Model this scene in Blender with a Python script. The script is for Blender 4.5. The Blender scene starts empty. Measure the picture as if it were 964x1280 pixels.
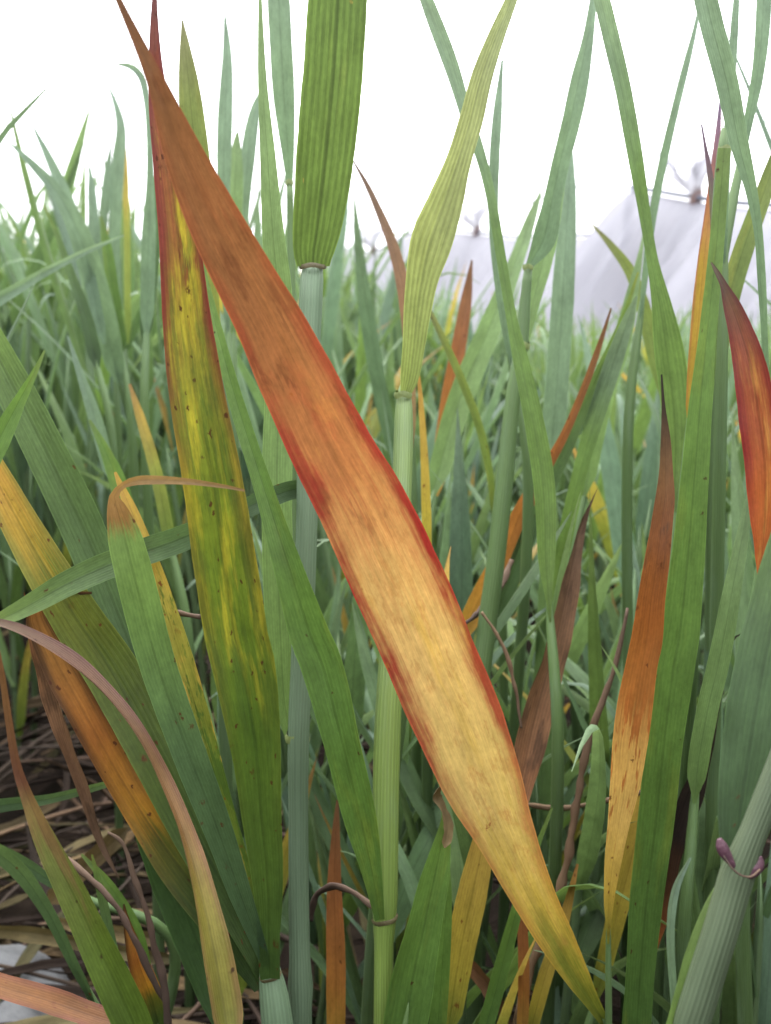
import bpy, math, random
import numpy as np
from mathutils import Vector, Matrix, noise as mnoise

random.seed(7)
R = math.radians
sc = bpy.context.scene
col = sc.collection

# ------------------------------------------------------------------ camera
W0, H0, FPX = 964.0, 1280.0, 1372.0           # photograph size and focal length in its pixels
HORIZON = 410.0
PITCH = math.atan((H0 / 2 - HORIZON) / FPX)
CAM = Vector((0, 0, 0.30))
cd = bpy.data.cameras.new('camera')
cam = bpy.data.objects.new('camera', cd); col.objects.link(cam)
cam.location = CAM
cam.rotation_euler = (math.pi / 2 - PITCH, 0, 0)
cd.sensor_fit = 'VERTICAL'; cd.sensor_height = 24.0
cd.lens = 24.0 * FPX / H0
cd.clip_start = 0.01; cd.clip_end = 600
cd.dof.use_dof = True
cd.dof.focus_distance = 0.235
cd.dof.aperture_fstop = cd.lens / 1.3          # entrance pupil of about 1.3 mm, a small compact camera
sc.camera = cam

# ------------------------------------------------------------------ overcast sky
SUN_EL, SUN_ROT = R(74), R(320)
w = bpy.data.worlds.new('World'); sc.world = w; w.use_nodes = True
nt = w.node_tree; nt.nodes.clear()
out = nt.nodes.new('ShaderNodeOutputWorld')
bg = nt.nodes.new('ShaderNodeBackground')
sky = nt.nodes.new('ShaderNodeTexSky'); sky.sky_type = 'NISHITA'; sky.sun_disc = False
sky.sun_elevation = SUN_EL; sky.sun_rotation = SUN_ROT
sky.air_density = 1.0; sky.dust_density = 6.0; sky.ozone_density = 1.0
hs = nt.nodes.new('ShaderNodeHueSaturation'); hs.inputs['Saturation'].default_value = 0.10
cloud = nt.nodes.new('ShaderNodeMix'); cloud.data_type = 'RGBA'     # even cloud layer
cloud.inputs[0].default_value = 0.85
# standard overcast luminance: the zenith three times as bright as the horizon
tco = nt.nodes.new('ShaderNodeTexCoord'); sxy = nt.nodes.new('ShaderNodeSeparateXYZ')
nt.links.new(tco.outputs['Generated'], sxy.inputs[0])
mx = nt.nodes.new('ShaderNodeMath'); mx.operation = 'MAXIMUM'; mx.inputs[1].default_value = 0.0
nt.links.new(sxy.outputs[2], mx.inputs[0])
ma = nt.nodes.new('ShaderNodeMath'); ma.operation = 'MULTIPLY_ADD'; ma.inputs[1].default_value = 2 / 3; ma.inputs[2].default_value = 1 / 3
nt.links.new(mx.outputs[0], ma.inputs[0])
vm = nt.nodes.new('ShaderNodeVectorMath'); vm.operation = 'SCALE'; vm.inputs[0].default_value = (10.0, 10.1, 10.5)
nt.links.new(ma.outputs[0], vm.inputs['Scale'])
nt.links.new(vm.outputs[0], cloud.inputs[7])
nt.links.new(sky.outputs[0], hs.inputs['Color'])
nt.links.new(hs.outputs[0], cloud.inputs[6])
nt.links.new(cloud.outputs[2], bg.inputs[0])
bg.inputs[1].default_value = 0.13
nt.links.new(bg.outputs[0], out.inputs[0])

sl = bpy.data.lights.new('sun', 'SUN'); sl.energy = 0.6; sl.angle = R(50); sl.color = (1.0, 0.97, 0.92)
so = bpy.data.objects.new('sun', sl); col.objects.link(so)
sd = Vector((math.sin(SUN_ROT) * math.cos(SUN_EL), math.cos(SUN_ROT) * math.cos(SUN_EL), math.sin(SUN_EL)))
so.rotation_euler = sd.to_track_quat('Z', 'Y').to_euler()
so.location = (0, -2, 5)

sc.view_settings.view_transform = 'Standard'
sc.view_settings.look = 'None'
sc.view_settings.exposure = 2.65
sc.view_settings.gamma = 1.0
sc.cycles.use_denoising = True
sc.cycles.max_bounces = 8
sc.cycles.diffuse_bounces = 4
sc.cycles.transmission_bounces = 6
sc.cycles.transparent_max_bounces = 12

# ------------------------------------------------------------------ helpers
CR = Matrix.Rotation(math.pi / 2 - PITCH, 3, 'X')
def P(px, py, d):
    """a pixel of the photograph at depth d (metres along the optical axis)"""
    v = Vector(((px - W0 / 2) / FPX * d, -(py - H0 / 2) / FPX * d, -d))
    return CAM + CR @ v
def ground_at(px, py):
    r = P(px, py, 1.0) - CAM
    k = -CAM.z / r.z
    return CAM + r * k

GAIN = 0.46
def lin(c, g=None):
    g = GAIN if g is None else g
    o = []
    for x in c[:3]:
        x /= 255.0
        o.append((x / 12.92 if x <= 0.04045 else ((x + 0.055) / 1.055) ** 2.4) * g)
    if o[1] >= o[0] and o[1] >= o[2]: o[0] += .16 * (o[1] - o[0])
    y_ = .3 * o[0] + .6 * o[1] + .1 * o[2]
    o = [y_ + (q - y_) * .95 for q in o]
    return (o[0], o[1], o[2], 1.0)

def catmull(pts, n):
    """pts: array (k, m); returns (n, m) samples spaced evenly by chord of the first 3 columns"""
    p = np.array(pts, float)
    if len(p) == 2:
        p = np.vstack([p[0], p.mean(0), p[1]])
    k = len(p)
    seg = np.linalg.norm(np.diff(p[:, :3], axis=0), axis=1) + 1e-9
    t = np.concatenate([[0], np.cumsum(np.sqrt(seg))])
    m = np.zeros_like(p)
    for i in range(k):
        if i == 0: m[i] = (p[1] - p[0]) / (t[1] - t[0])
        elif i == k - 1: m[i] = (p[-1] - p[-2]) / (t[-1] - t[-2])
        else:
            a = (p[i] - p[i-1]) / (t[i] - t[i-1]); b = (p[i+1] - p[i]) / (t[i+1] - t[i])
            wa, wb = t[i+1] - t[i], t[i] - t[i-1]
            m[i] = (a * wa + b * wb) / (wa + wb)
    def ev(x):
        x = np.clip(x, t[0], t[-1])
        i = np.clip(np.searchsorted(t, x, side='right') - 1, 0, k - 2)
        h = (t[i+1] - t[i])[:, None]; s = ((x - t[i])[:, None]) / h
        return ((2*s**3 - 3*s**2 + 1) * p[i] + (s**3 - 2*s**2 + s) * h * m[i]
                + (-2*s**3 + 3*s**2) * p[i+1] + (s**3 - s**2) * h * m[i+1])
    xs = np.linspace(t[0], t[-1], 400)
    q = ev(xs)
    L = np.concatenate([[0], np.cumsum(np.linalg.norm(np.diff(q[:, :3], axis=0), axis=1))])
    xi = np.interp(np.linspace(0, L[-1], n), L, xs)
    return ev(xi), L[-1]

def mesh_from(name, verts, faces, uvs, mat, smooth=True, cm=None):
    me = bpy.data.meshes.new(name)
    me.from_pydata([tuple(v) for v in verts], [], faces)
    if uvs is not None:
        lay = me.uv_layers.new(name='uv')
        vi = np.empty(len(me.loops), np.int32); me.loops.foreach_get('vertex_index', vi)
        lay.data.foreach_set('uv', np.array(uvs, np.float32)[vi].ravel())
    if cm is not None:
        lay = me.uv_layers.new(name='cm')
        lay.data.foreach_set('uv', np.array(cm, np.float32)[vi].ravel())
    if smooth: me.polygons.foreach_set('use_smooth', [True] * len(me.polygons))
    if mat: me.materials.append(mat)
    me.update()
    return me
def link(name, me, parent=None, loc=(0, 0, 0)):
    o = bpy.data.objects.new(name, me); col.objects.link(o)
    o.location = loc
    if parent: o.parent = parent
    return o
def tag(o, label, cat, group=None, kind=None):
    if label: o['label'] = label
    if cat: o['category'] = cat
    if group: o['group'] = group
    if kind: o['kind'] = kind
    return o
def empty(name, loc):
    o = bpy.data.objects.new(name, None); col.objects.link(o); o.location = loc
    o.empty_display_size = 0.01
    return o

def leaf_arrays(C, Wd, S, Nn, gutter=0.12, across=9, thick=0.00022, wave=0.0, seed=0, length=None, rib=1.0):
    """blade from centre line C, full widths Wd, side vectors S, normals Nn; closed thin shell when thick > 0"""
    n = len(C)
    s = np.concatenate([[-1], np.linspace(-.975, .975, across - 2), [1]]) if thick > 0 else np.linspace(-1, 1, across)
    verts, uvs, cms = [], [], []
    L = np.concatenate([[0], np.cumsum(np.linalg.norm(np.diff(C, axis=0), axis=1))])
    tot = L[-1]
    def layer(off):
        for i in range(n):
            v = L[i] / tot
            hw = Wd[i] / 2
            wv = wave * math.sin(v * 17 + seed) * hw + wave * .5 * math.sin(v * 41 + seed * 2.3) * hw
            for a in s:
                dep = gutter * hw * (abs(a) ** 1.6 - .45) + wv * a * abs(a)
                dep -= rib * hw * 0.05 * math.exp(-(a / .09) ** 2)
                edge = 0.0 if abs(a) == 1 else 1.0
                jag = 1 + (.028 * mnoise.noise(Vector((v * 14, seed, a * 1e-3 + (5 if a > 0 else 0)))) + .014 * mnoise.noise(Vector((v * 55, seed, 9 if a > 0 else 3)))) * abs(a)
                p = C[i] + S[i] * (a * hw * jag) + Nn[i] * (dep + off * edge)
                verts.append(p); uvs.append((a * .5 + .5, v)); cms.append((a * hw * 100 + seed * 3.7, L[i] * 100))
    faces = []
    def grid(o, flip):
        for i in range(n - 1):
            for j in range(across - 1):
                q = (o + i*across + j, o + i*across + j+1, o + (i+1)*across + j+1, o + (i+1)*across + j)
                faces.append(q[::-1] if flip else q)
    if thick > 0:
        layer(thick / 2); layer(-thick / 2)
        m = n * across
        grid(0, False); grid(m, True)
        for i in range(n - 1):
            a, b = i*across, (i+1)*across
            faces.append((a, b, m + b, m + a))
            a, b = i*across + across-1, (i+1)*across + across-1
            faces.append((a, m + a, m + b, b))
    else:
        layer(0); grid(0, False)
    return np.array(verts), faces, uvs, cms

# ------------------------------------------------------------------ materials
class NB:
    def __init__(s, name):
        s.m = bpy.data.materials.new(name); s.m.use_nodes = True
        s.t = s.m.node_tree; s.t.nodes.clear()
    def n(s, typ, **kw):
        x = s.t.nodes.new(typ)
        for k, v in kw.items(): setattr(x, k, v)
        return x
    def l(s, a, b): s.t.links.new(a, b)
    def math(s, op, a, b=None, c=None, clamp=False):
        x = s.n('ShaderNodeMath', operation=op, use_clamp=clamp)
        for i, q in enumerate((a, b, c)):
            if q is None: continue
            if isinstance(q, (int, float)): x.inputs[i].default_value = q
            else: s.l(q, x.inputs[i])
        return x.outputs[0]
    def ramp(s, fac, stops, alpha=False, gain=None):
        x = s.n('ShaderNodeValToRGB'); cr = x.color_ramp
        while len(cr.elements) < len(stops): cr.elements.new(0.5)
        for e, (p, c) in zip(cr.elements, stops):
            e.position = p; q = lin(c, gain)
            e.color = (q[0], q[1], q[2], c[3] if len(c) > 3 else 1.0)
        s.l(fac, x.inputs[0]); return x.outputs[0], x.outputs[1]
    def mix(s, f, a, b, blend='MIX'):
        x = s.n('ShaderNodeMix', data_type='RGBA', blend_type=blend, clamp_factor=True)
        for i, q in ((0, f), (6, a), (7, b)):
            if isinstance(q, (int, float)): x.inputs[i].default_value = q
            elif isinstance(q, tuple): x.inputs[i].default_value = q
            else: s.l(q, x.inputs[i])
        return x.outputs[2]
    def comb(s, x, y, z=0.0):
        c = s.n('ShaderNodeCombineXYZ')
        for i, q in enumerate((x, y, z)):
            if isinstance(q, (int, float)): c.inputs[i].default_value = q
            else: s.l(q, c.inputs[i])
        return c.outputs[0]
    def noise(s, vec, scale=1.0, detail=3.0, rough=.55):
        x = s.n('ShaderNodeTexNoise'); s.l(vec, x.inputs['Vector'])
        x.inputs['Scale'].default_value = scale; x.inputs['Detail'].default_value = detail
        x.inputs['Roughness'].default_value = rough
        return x.outputs[0]
    def smooth(s, v, lo, hi):
        x = s.n('ShaderNodeMapRange', interpolation_type='SMOOTHSTEP')
        s.l(v, x.inputs[0]); x.inputs[1].default_value = lo; x.inputs[2].default_value = hi
        return x.outputs[0]

SEED = [0]
def leaf_mat(name, ramp, edge=None, edge_w=.35, streak=.10, blotch=(), spots=0.0, spotcol=(70, 35, 20), spot_size=.16,
             vein=.10, nvein=11, rough=.43, trans=.42, var=0.0, bump=.25, rib=.18, spec=.2):
    SEED[0] += 1; sd_ = SEED[0] * 7.13
    b = NB(name)
    uv = b.n('ShaderNodeUVMap', uv_map='uv').outputs[0]
    sp = b.n('ShaderNodeSeparateXYZ'); b.l(uv, sp.inputs[0]); u, v = sp.outputs[0], sp.outputs[1]
    cm = b.n('ShaderNodeUVMap', uv_map='cm').outputs[0]
    sc_ = b.n('ShaderNodeSeparateXYZ'); b.l(cm, sc_.inputs[0]); cs, cl = sc_.outputs[0], sc_.outputs[1]
    rnd = b.n('ShaderNodeObjectInfo').outputs['Random']
    z = b.math('MULTIPLY_ADD', rnd, 31.0, sd_)
    # streaks that run along the blade
    ns = b.noise(b.comb(b.math('MULTIPLY', u, 26.0), b.math('MULTIPLY', cl, .35), z), 1.0, 3.0, .6)
    nf = b.noise(b.comb(b.math('MULTIPLY', u, 90.0), b.math('MULTIPLY', cl, 1.3), z), 1.0, 2.0, .6)
    ni = b.noise(b.comb(b.math('MULTIPLY', cs, 15.0), b.math('MULTIPLY', cl, 7.0), z), 1.0, 3.0, .65)
    nm = b.noise(b.comb(b.math('MULTIPLY', cs, 3.5), b.math('MULTIPLY', cl, 1.1), z), 1.0, 4.0, .65)
    nb_ = b.noise(b.comb(b.math('MULTIPLY', cs, 1.1), b.math('MULTIPLY', cl, .42), z), 1.0, 3.0, .6)
    dv = b.math('MULTIPLY', b.math('SUBTRACT', ns, .5), streak * 2)
    dv2 = b.math('MULTIPLY', b.math('SUBTRACT', nb_, .5), streak * 1.6)
    vv = b.math('ADD', b.math('ADD', v, dv), dv2, clamp=True)
    c, _ = b.ramp(vv, ramp)
    for (bc, lo, hi, su, sl_, al, v0, v1) in blotch:
        n_ = b.noise(b.comb(b.math('MULTIPLY', cs, su), b.math('MULTIPLY', cl, sl_), b.math('ADD', z, 3.3 + lo * 50)), 1.0, 4.0, .62)
        f = b.math('MULTIPLY', b.smooth(n_, lo, hi), al)
        f = b.math('MULTIPLY', f, b.math('MULTIPLY', b.smooth(v, v0 - .06, v0 + .06), b.math('SUBTRACT', 1.0, b.smooth(v, v1 - .06, v1 + .06))))
        c = b.mix(f, c, lin(bc))
    ed = b.math('MULTIPLY', b.math('ABSOLUTE', b.math('SUBTRACT', u, .5)), 2.0)
    if edge:
        ec, ea = b.ramp(v, edge)
        en = b.math('ADD', ed, b.math('MULTIPLY', b.math('SUBTRACT', nb_, .5), .9))
        en = b.math('ADD', en, b.math('MULTIPLY', b.math('SUBTRACT', nm, .5), .5))
        en = b.math('ADD', en, b.math('MULTIPLY', b.math('SUBTRACT', ns, .5), .35))
        f = b.math('MULTIPLY', b.smooth(en, 1.0 - edge_w, 1.02), ea)
        c = b.mix(f, c, ec)
    if spots > 0:
        for k, (fs, fl, siz) in enumerate(((3.2, 1.9, spot_size), (8.0, 4.0, spot_size * 1.1))):
            vo = b.n('ShaderNodeTexVoronoi'); vo.inputs['Scale'].default_value = 1.0
            wob = b.math('MULTIPLY', b.math('SUBTRACT', ni, .5), 1.3)
            b.l(b.comb(b.math('ADD', b.math('MULTIPLY', cs, fs), wob), b.math('MULTIPLY_ADD', cl, fl, b.math('MULTIPLY', nm, .8)), b.math('ADD', z, k * 9.0)), vo.inputs['Vector'])
            rs = b.n('ShaderNodeSeparateColor'); b.l(vo.outputs['Color'], rs.inputs[0])
            on = b.math('LESS_THAN', rs.outputs[0], spots)
            sz = b.math('MULTIPLY', rs.outputs[1], siz)
            f = b.math('SUBTRACT', 1.0, b.smooth(b.math('SUBTRACT', vo.outputs['Distance'], sz), 0.0, .16))
            c = b.mix(b.math('MULTIPLY', b.math('MULTIPLY', f, on), .9), c, lin(spotcol))
    # parallel veins and midrib
    wv = b.math('SINE', b.math('MULTIPLY_ADD', u, 6.2832 * nvein, b.math('MULTIPLY', ns, 5.0)))
    wv01 = b.math('MULTIPLY_ADD', wv, .5, .5)
    fine = b.math('MULTIPLY_ADD', b.math('SUBTRACT', nf, .5), .62, 1.0)
    fine = b.math('MULTIPLY', fine, b.math('MULTIPLY_ADD', b.math('SUBTRACT', ni, .5), .5, 1.0))
    fine = b.math('MULTIPLY', fine, b.math('MULTIPLY_ADD', b.math('SUBTRACT', nm, .5), .85, 1.0))
    shade = b.math('MULTIPLY', b.math('MULTIPLY_ADD', b.math('SUBTRACT', wv01, .5), vein, 1.0), fine)
    mid = b.math('SUBTRACT', 1.0, b.smooth(ed, .03, .10))
    shade = b.math('MULTIPLY', shade, b.math('MULTIPLY_ADD', mid, -rib, 1.0))
    big = b.math('MULTIPLY_ADD', b.math('SUBTRACT', nb_, .5), .5, 1.0)
    shade = b.math('MULTIPLY', shade, big)
    if var > 0:
        shade = b.math('MULTIPLY', shade, b.math('MULTIPLY_ADD', b.math('SUBTRACT', rnd, .5), var * 2, 1.0))
        r2 = b.math('FRACT', b.math('MULTIPLY', rnd, 17.31))
        c = b.mix(b.math('MULTIPLY', r2, var), c, lin((135, 165, 105)))
    rim = b.smooth(ed, .955, .985)  # lightened edge: caught light painted in together with the blade's pale margin
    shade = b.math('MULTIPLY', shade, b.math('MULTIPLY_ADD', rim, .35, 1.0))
    c = b.mix(1.0, c, b.comb(shade, shade, shade), 'MULTIPLY')
    bs = b.n('ShaderNodeBsdfPrincipled')
    b.l(c, bs.inputs['Base Color'])
    b.l(b.math('MULTIPLY_ADD', nf, .2, rough - .1), bs.inputs['Roughness'])
    bs.inputs['Specular IOR Level'].default_value = spec
    bp = b.n('ShaderNodeBump'); bp.inputs['Strength'].default_value = bump; bp.inputs['Distance'].default_value = .0003
    b.l(b.math('ADD', wv01, b.math('MULTIPLY', nf, .8)), bp.inputs['Height'])
    b.l(bp.outputs[0], bs.inputs['Normal'])
    tr = b.n('ShaderNodeBsdfTranslucent')
    b.l(b.mix(1.0, c, (1.5, 1.45, .95, 1), 'MULTIPLY'), tr.inputs['Color'])
    ms = b.n('ShaderNodeMixShader'); ms.inputs[0].default_value = trans
    b.l(bs.outputs[0], ms.inputs[1]); b.l(tr.outputs[0], ms.inputs[2])
    o = b.n('ShaderNodeOutputMaterial'); b.l(ms.outputs[0], o.inputs[0])
    return b.m

def stem_mat(name, ramp, var=0.0, rough=.5, wax=.25):
    SEED[0] += 1; sd_ = SEED[0] * 3.77
    b = NB(name)
    uv = b.n('ShaderNodeUVMap', uv_map='uv').outputs[0]
    sp = b.n('ShaderNodeSeparateXYZ'); b.l(uv, sp.inputs[0]); u, v = sp.outputs[0], sp.outputs[1]
    rnd = b.n('ShaderNodeObjectInfo').outputs['Random']
    z = b.math('MULTIPLY_ADD', rnd, 31.0, sd_)
    ns = b.noise(b.comb(b.math('MULTIPLY', u, 30.0), b.math('MULTIPLY', v, 7.0), z), 1.0, 3.0, .6)
    nb_ = b.noise(b.comb(b.math('MULTIPLY', u, 3.0), b.math('MULTIPLY', v, 12.0), z), 1.0, 3.0, .6)
    vv = b.math('ADD', v, b.math('MULTIPLY', b.math('SUBTRACT', nb_, .5), .12), clamp=True)
    c, _ = b.ramp(vv, ramp)
    wv = b.math('SINE', b.math('MULTIPLY', u, 6.2832 * 22))
    sh = b.math('MULTIPLY_ADD', wv, .07, 1.0)
    sh = b.math('MULTIPLY', sh, b.math('MULTIPLY_ADD', b.math('SUBTRACT', ns, .5), .7, 1.0))
    c = b.mix(1.0, c, b.comb(sh, sh, sh), 'MULTIPLY')
    # waxy bloom, patchy
    c = b.mix(b.math('MULTIPLY', b.smooth(nb_, .42, .75), wax), c, lin((120, 150, 125)))
    bs = b.n('ShaderNodeBsdfPrincipled'); b.l(c, bs.inputs['Base Color'])
    bs.inputs['Roughness'].default_value = rough; bs.inputs['Specular IOR Level'].default_value = .3
    bp = b.n('ShaderNodeBump'); bp.inputs['Strength'].default_value = .25; bp.inputs['Distance'].default_value = .0003
    b.l(b.math('ADD', wv, ns), bp.inputs['Height']); b.l(bp.outputs[0], bs.inputs['Normal'])
    o = b.n('ShaderNodeOutputMaterial'); b.l(bs.outputs[0], o.inputs[0])
    return b.m

def plain_mat(name, c, rough=.6, nscale=40, namt=.35, g=None, alpha=1.0):
    b = NB(name)
    tc = b.n('ShaderNodeTexCoord').outputs['Object']
    n_ = b.noise(tc, nscale, 4.0, .6)
    sh = b.math('MULTIPLY_ADD', b.math('SUBTRACT', n_, .5), namt * 2, 1.0)
    cc = b.mix(1.0, lin(c, g), b.comb(sh, sh, sh), 'MULTIPLY')
    bs = b.n('ShaderNodeBsdfPrincipled'); b.l(cc, bs.inputs['Base Color']); bs.inputs['Roughness'].default_value = rough
    bp = b.n('ShaderNodeBump'); bp.inputs['Strength'].default_value = .4; bp.inputs['Distance'].default_value = .001
    b.l(n_, bp.inputs['Height']); b.l(bp.outputs[0], bs.inputs['Normal'])
    o = b.n('ShaderNodeOutputMaterial'); b.l(bs.outputs[0], o.inputs[0])
    return b.m

M = {}
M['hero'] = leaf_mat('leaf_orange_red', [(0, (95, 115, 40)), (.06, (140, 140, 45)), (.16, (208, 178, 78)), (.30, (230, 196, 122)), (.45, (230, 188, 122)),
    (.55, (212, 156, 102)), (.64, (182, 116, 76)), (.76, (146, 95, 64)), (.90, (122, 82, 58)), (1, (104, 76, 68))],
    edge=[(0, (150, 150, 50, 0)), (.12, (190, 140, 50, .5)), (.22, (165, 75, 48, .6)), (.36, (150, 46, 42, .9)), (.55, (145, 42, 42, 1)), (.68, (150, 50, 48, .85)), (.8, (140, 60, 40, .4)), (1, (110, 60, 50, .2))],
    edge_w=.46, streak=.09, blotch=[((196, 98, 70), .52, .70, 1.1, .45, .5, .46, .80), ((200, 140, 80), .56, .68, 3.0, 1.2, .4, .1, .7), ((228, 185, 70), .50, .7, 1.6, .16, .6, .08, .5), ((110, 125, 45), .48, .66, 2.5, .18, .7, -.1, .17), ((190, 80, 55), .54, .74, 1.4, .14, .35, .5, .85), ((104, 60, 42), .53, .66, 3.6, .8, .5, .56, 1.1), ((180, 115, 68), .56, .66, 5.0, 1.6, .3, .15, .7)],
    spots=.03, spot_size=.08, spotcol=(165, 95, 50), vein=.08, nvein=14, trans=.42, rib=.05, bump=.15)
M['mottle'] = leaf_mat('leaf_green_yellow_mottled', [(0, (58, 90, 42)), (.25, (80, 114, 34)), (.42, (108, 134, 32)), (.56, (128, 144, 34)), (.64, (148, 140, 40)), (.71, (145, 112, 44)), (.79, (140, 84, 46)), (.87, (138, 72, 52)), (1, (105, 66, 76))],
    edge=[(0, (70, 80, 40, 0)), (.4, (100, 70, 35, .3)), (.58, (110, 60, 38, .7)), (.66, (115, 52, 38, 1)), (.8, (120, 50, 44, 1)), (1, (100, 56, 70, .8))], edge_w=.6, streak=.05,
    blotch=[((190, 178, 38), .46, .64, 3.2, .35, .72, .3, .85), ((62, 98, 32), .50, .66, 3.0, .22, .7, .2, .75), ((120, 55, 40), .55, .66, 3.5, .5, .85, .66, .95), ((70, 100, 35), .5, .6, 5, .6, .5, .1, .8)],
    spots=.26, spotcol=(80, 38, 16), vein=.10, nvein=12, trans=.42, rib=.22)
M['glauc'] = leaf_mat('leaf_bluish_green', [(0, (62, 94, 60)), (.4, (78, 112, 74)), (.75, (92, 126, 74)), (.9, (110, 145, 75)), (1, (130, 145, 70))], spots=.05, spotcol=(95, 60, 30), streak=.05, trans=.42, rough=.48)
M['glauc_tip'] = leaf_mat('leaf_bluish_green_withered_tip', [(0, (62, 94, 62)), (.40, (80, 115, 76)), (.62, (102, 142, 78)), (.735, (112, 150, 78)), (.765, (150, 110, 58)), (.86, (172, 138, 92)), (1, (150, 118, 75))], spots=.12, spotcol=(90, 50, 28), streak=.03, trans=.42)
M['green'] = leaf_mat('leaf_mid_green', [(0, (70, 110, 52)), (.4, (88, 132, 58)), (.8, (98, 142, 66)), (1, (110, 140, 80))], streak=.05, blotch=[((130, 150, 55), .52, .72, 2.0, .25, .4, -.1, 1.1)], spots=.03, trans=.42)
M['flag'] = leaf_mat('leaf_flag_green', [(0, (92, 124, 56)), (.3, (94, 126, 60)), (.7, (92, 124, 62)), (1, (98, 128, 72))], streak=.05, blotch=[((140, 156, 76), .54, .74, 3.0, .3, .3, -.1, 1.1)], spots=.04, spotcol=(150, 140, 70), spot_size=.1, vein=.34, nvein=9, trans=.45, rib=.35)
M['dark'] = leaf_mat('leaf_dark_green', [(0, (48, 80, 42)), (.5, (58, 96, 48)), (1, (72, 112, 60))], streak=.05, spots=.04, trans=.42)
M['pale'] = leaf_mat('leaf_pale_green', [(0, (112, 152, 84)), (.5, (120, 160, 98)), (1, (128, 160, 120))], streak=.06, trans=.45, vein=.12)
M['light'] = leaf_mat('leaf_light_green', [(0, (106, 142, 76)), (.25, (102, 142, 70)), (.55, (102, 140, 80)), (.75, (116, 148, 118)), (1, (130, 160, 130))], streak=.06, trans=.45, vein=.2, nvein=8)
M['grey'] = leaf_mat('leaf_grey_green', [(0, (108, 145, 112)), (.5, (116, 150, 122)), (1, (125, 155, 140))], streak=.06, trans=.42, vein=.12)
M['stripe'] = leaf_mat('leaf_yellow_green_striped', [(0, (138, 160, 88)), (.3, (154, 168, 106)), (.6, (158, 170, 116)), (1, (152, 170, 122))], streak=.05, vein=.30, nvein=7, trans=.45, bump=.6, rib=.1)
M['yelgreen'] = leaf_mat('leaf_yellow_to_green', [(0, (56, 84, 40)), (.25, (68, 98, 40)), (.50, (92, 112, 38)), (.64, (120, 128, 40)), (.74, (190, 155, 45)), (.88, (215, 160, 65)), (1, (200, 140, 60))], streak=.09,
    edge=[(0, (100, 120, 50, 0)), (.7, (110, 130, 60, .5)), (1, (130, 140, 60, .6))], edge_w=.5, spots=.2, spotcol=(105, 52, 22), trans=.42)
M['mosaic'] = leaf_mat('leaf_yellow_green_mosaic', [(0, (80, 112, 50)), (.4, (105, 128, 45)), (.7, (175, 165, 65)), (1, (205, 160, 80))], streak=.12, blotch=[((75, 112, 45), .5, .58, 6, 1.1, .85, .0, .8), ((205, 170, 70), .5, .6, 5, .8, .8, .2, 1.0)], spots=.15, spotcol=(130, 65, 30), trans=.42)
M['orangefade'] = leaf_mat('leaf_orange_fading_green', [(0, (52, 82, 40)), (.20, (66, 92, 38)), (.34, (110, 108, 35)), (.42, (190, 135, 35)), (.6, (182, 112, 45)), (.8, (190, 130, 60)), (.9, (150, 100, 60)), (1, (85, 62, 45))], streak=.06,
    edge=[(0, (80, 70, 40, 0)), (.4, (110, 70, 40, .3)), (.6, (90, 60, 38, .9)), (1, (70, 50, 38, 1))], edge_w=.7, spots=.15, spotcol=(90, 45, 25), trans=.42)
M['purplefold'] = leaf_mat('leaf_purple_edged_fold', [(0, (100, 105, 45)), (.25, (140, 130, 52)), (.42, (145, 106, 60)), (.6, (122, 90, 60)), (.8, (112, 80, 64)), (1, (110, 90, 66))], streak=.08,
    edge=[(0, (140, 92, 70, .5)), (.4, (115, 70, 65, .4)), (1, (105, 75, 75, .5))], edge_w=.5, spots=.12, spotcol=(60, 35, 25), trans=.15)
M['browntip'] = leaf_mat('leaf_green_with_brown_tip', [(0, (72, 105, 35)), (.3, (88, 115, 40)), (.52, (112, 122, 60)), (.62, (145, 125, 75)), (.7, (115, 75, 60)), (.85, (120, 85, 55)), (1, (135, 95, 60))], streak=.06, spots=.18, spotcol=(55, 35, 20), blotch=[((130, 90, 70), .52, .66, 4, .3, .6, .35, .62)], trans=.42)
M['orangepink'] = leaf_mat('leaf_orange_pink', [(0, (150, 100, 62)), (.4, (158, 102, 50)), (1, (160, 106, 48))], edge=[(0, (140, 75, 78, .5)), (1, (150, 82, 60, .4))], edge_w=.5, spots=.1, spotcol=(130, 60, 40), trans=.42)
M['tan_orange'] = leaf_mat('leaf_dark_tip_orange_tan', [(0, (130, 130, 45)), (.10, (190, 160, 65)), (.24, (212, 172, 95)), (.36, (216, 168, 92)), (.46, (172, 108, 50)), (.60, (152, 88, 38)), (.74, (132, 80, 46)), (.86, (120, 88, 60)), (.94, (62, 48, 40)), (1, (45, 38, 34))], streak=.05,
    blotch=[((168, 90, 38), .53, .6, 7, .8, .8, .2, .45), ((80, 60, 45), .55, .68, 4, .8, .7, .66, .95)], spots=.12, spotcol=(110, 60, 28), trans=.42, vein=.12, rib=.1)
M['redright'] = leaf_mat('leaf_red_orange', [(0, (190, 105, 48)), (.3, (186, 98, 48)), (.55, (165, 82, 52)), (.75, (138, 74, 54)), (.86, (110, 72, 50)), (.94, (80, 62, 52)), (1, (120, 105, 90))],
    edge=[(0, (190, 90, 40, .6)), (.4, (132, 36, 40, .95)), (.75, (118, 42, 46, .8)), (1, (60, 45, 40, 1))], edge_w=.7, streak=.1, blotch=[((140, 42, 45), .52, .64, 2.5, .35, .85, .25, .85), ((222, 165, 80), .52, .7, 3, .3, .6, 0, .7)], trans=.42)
M['yellowedge'] = leaf_mat('leaf_yellow_purple_tip', [(0, (195, 160, 60)), (.5, (205, 165, 65)), (.7, (190, 120, 95)), (.85, (150, 110, 130)), (1, (120, 105, 150))], streak=.06, spots=.05, edge=[(0, (200, 120, 60, .6)), (1, (150, 90, 110, .7))], edge_w=.4, trans=.45)
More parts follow.
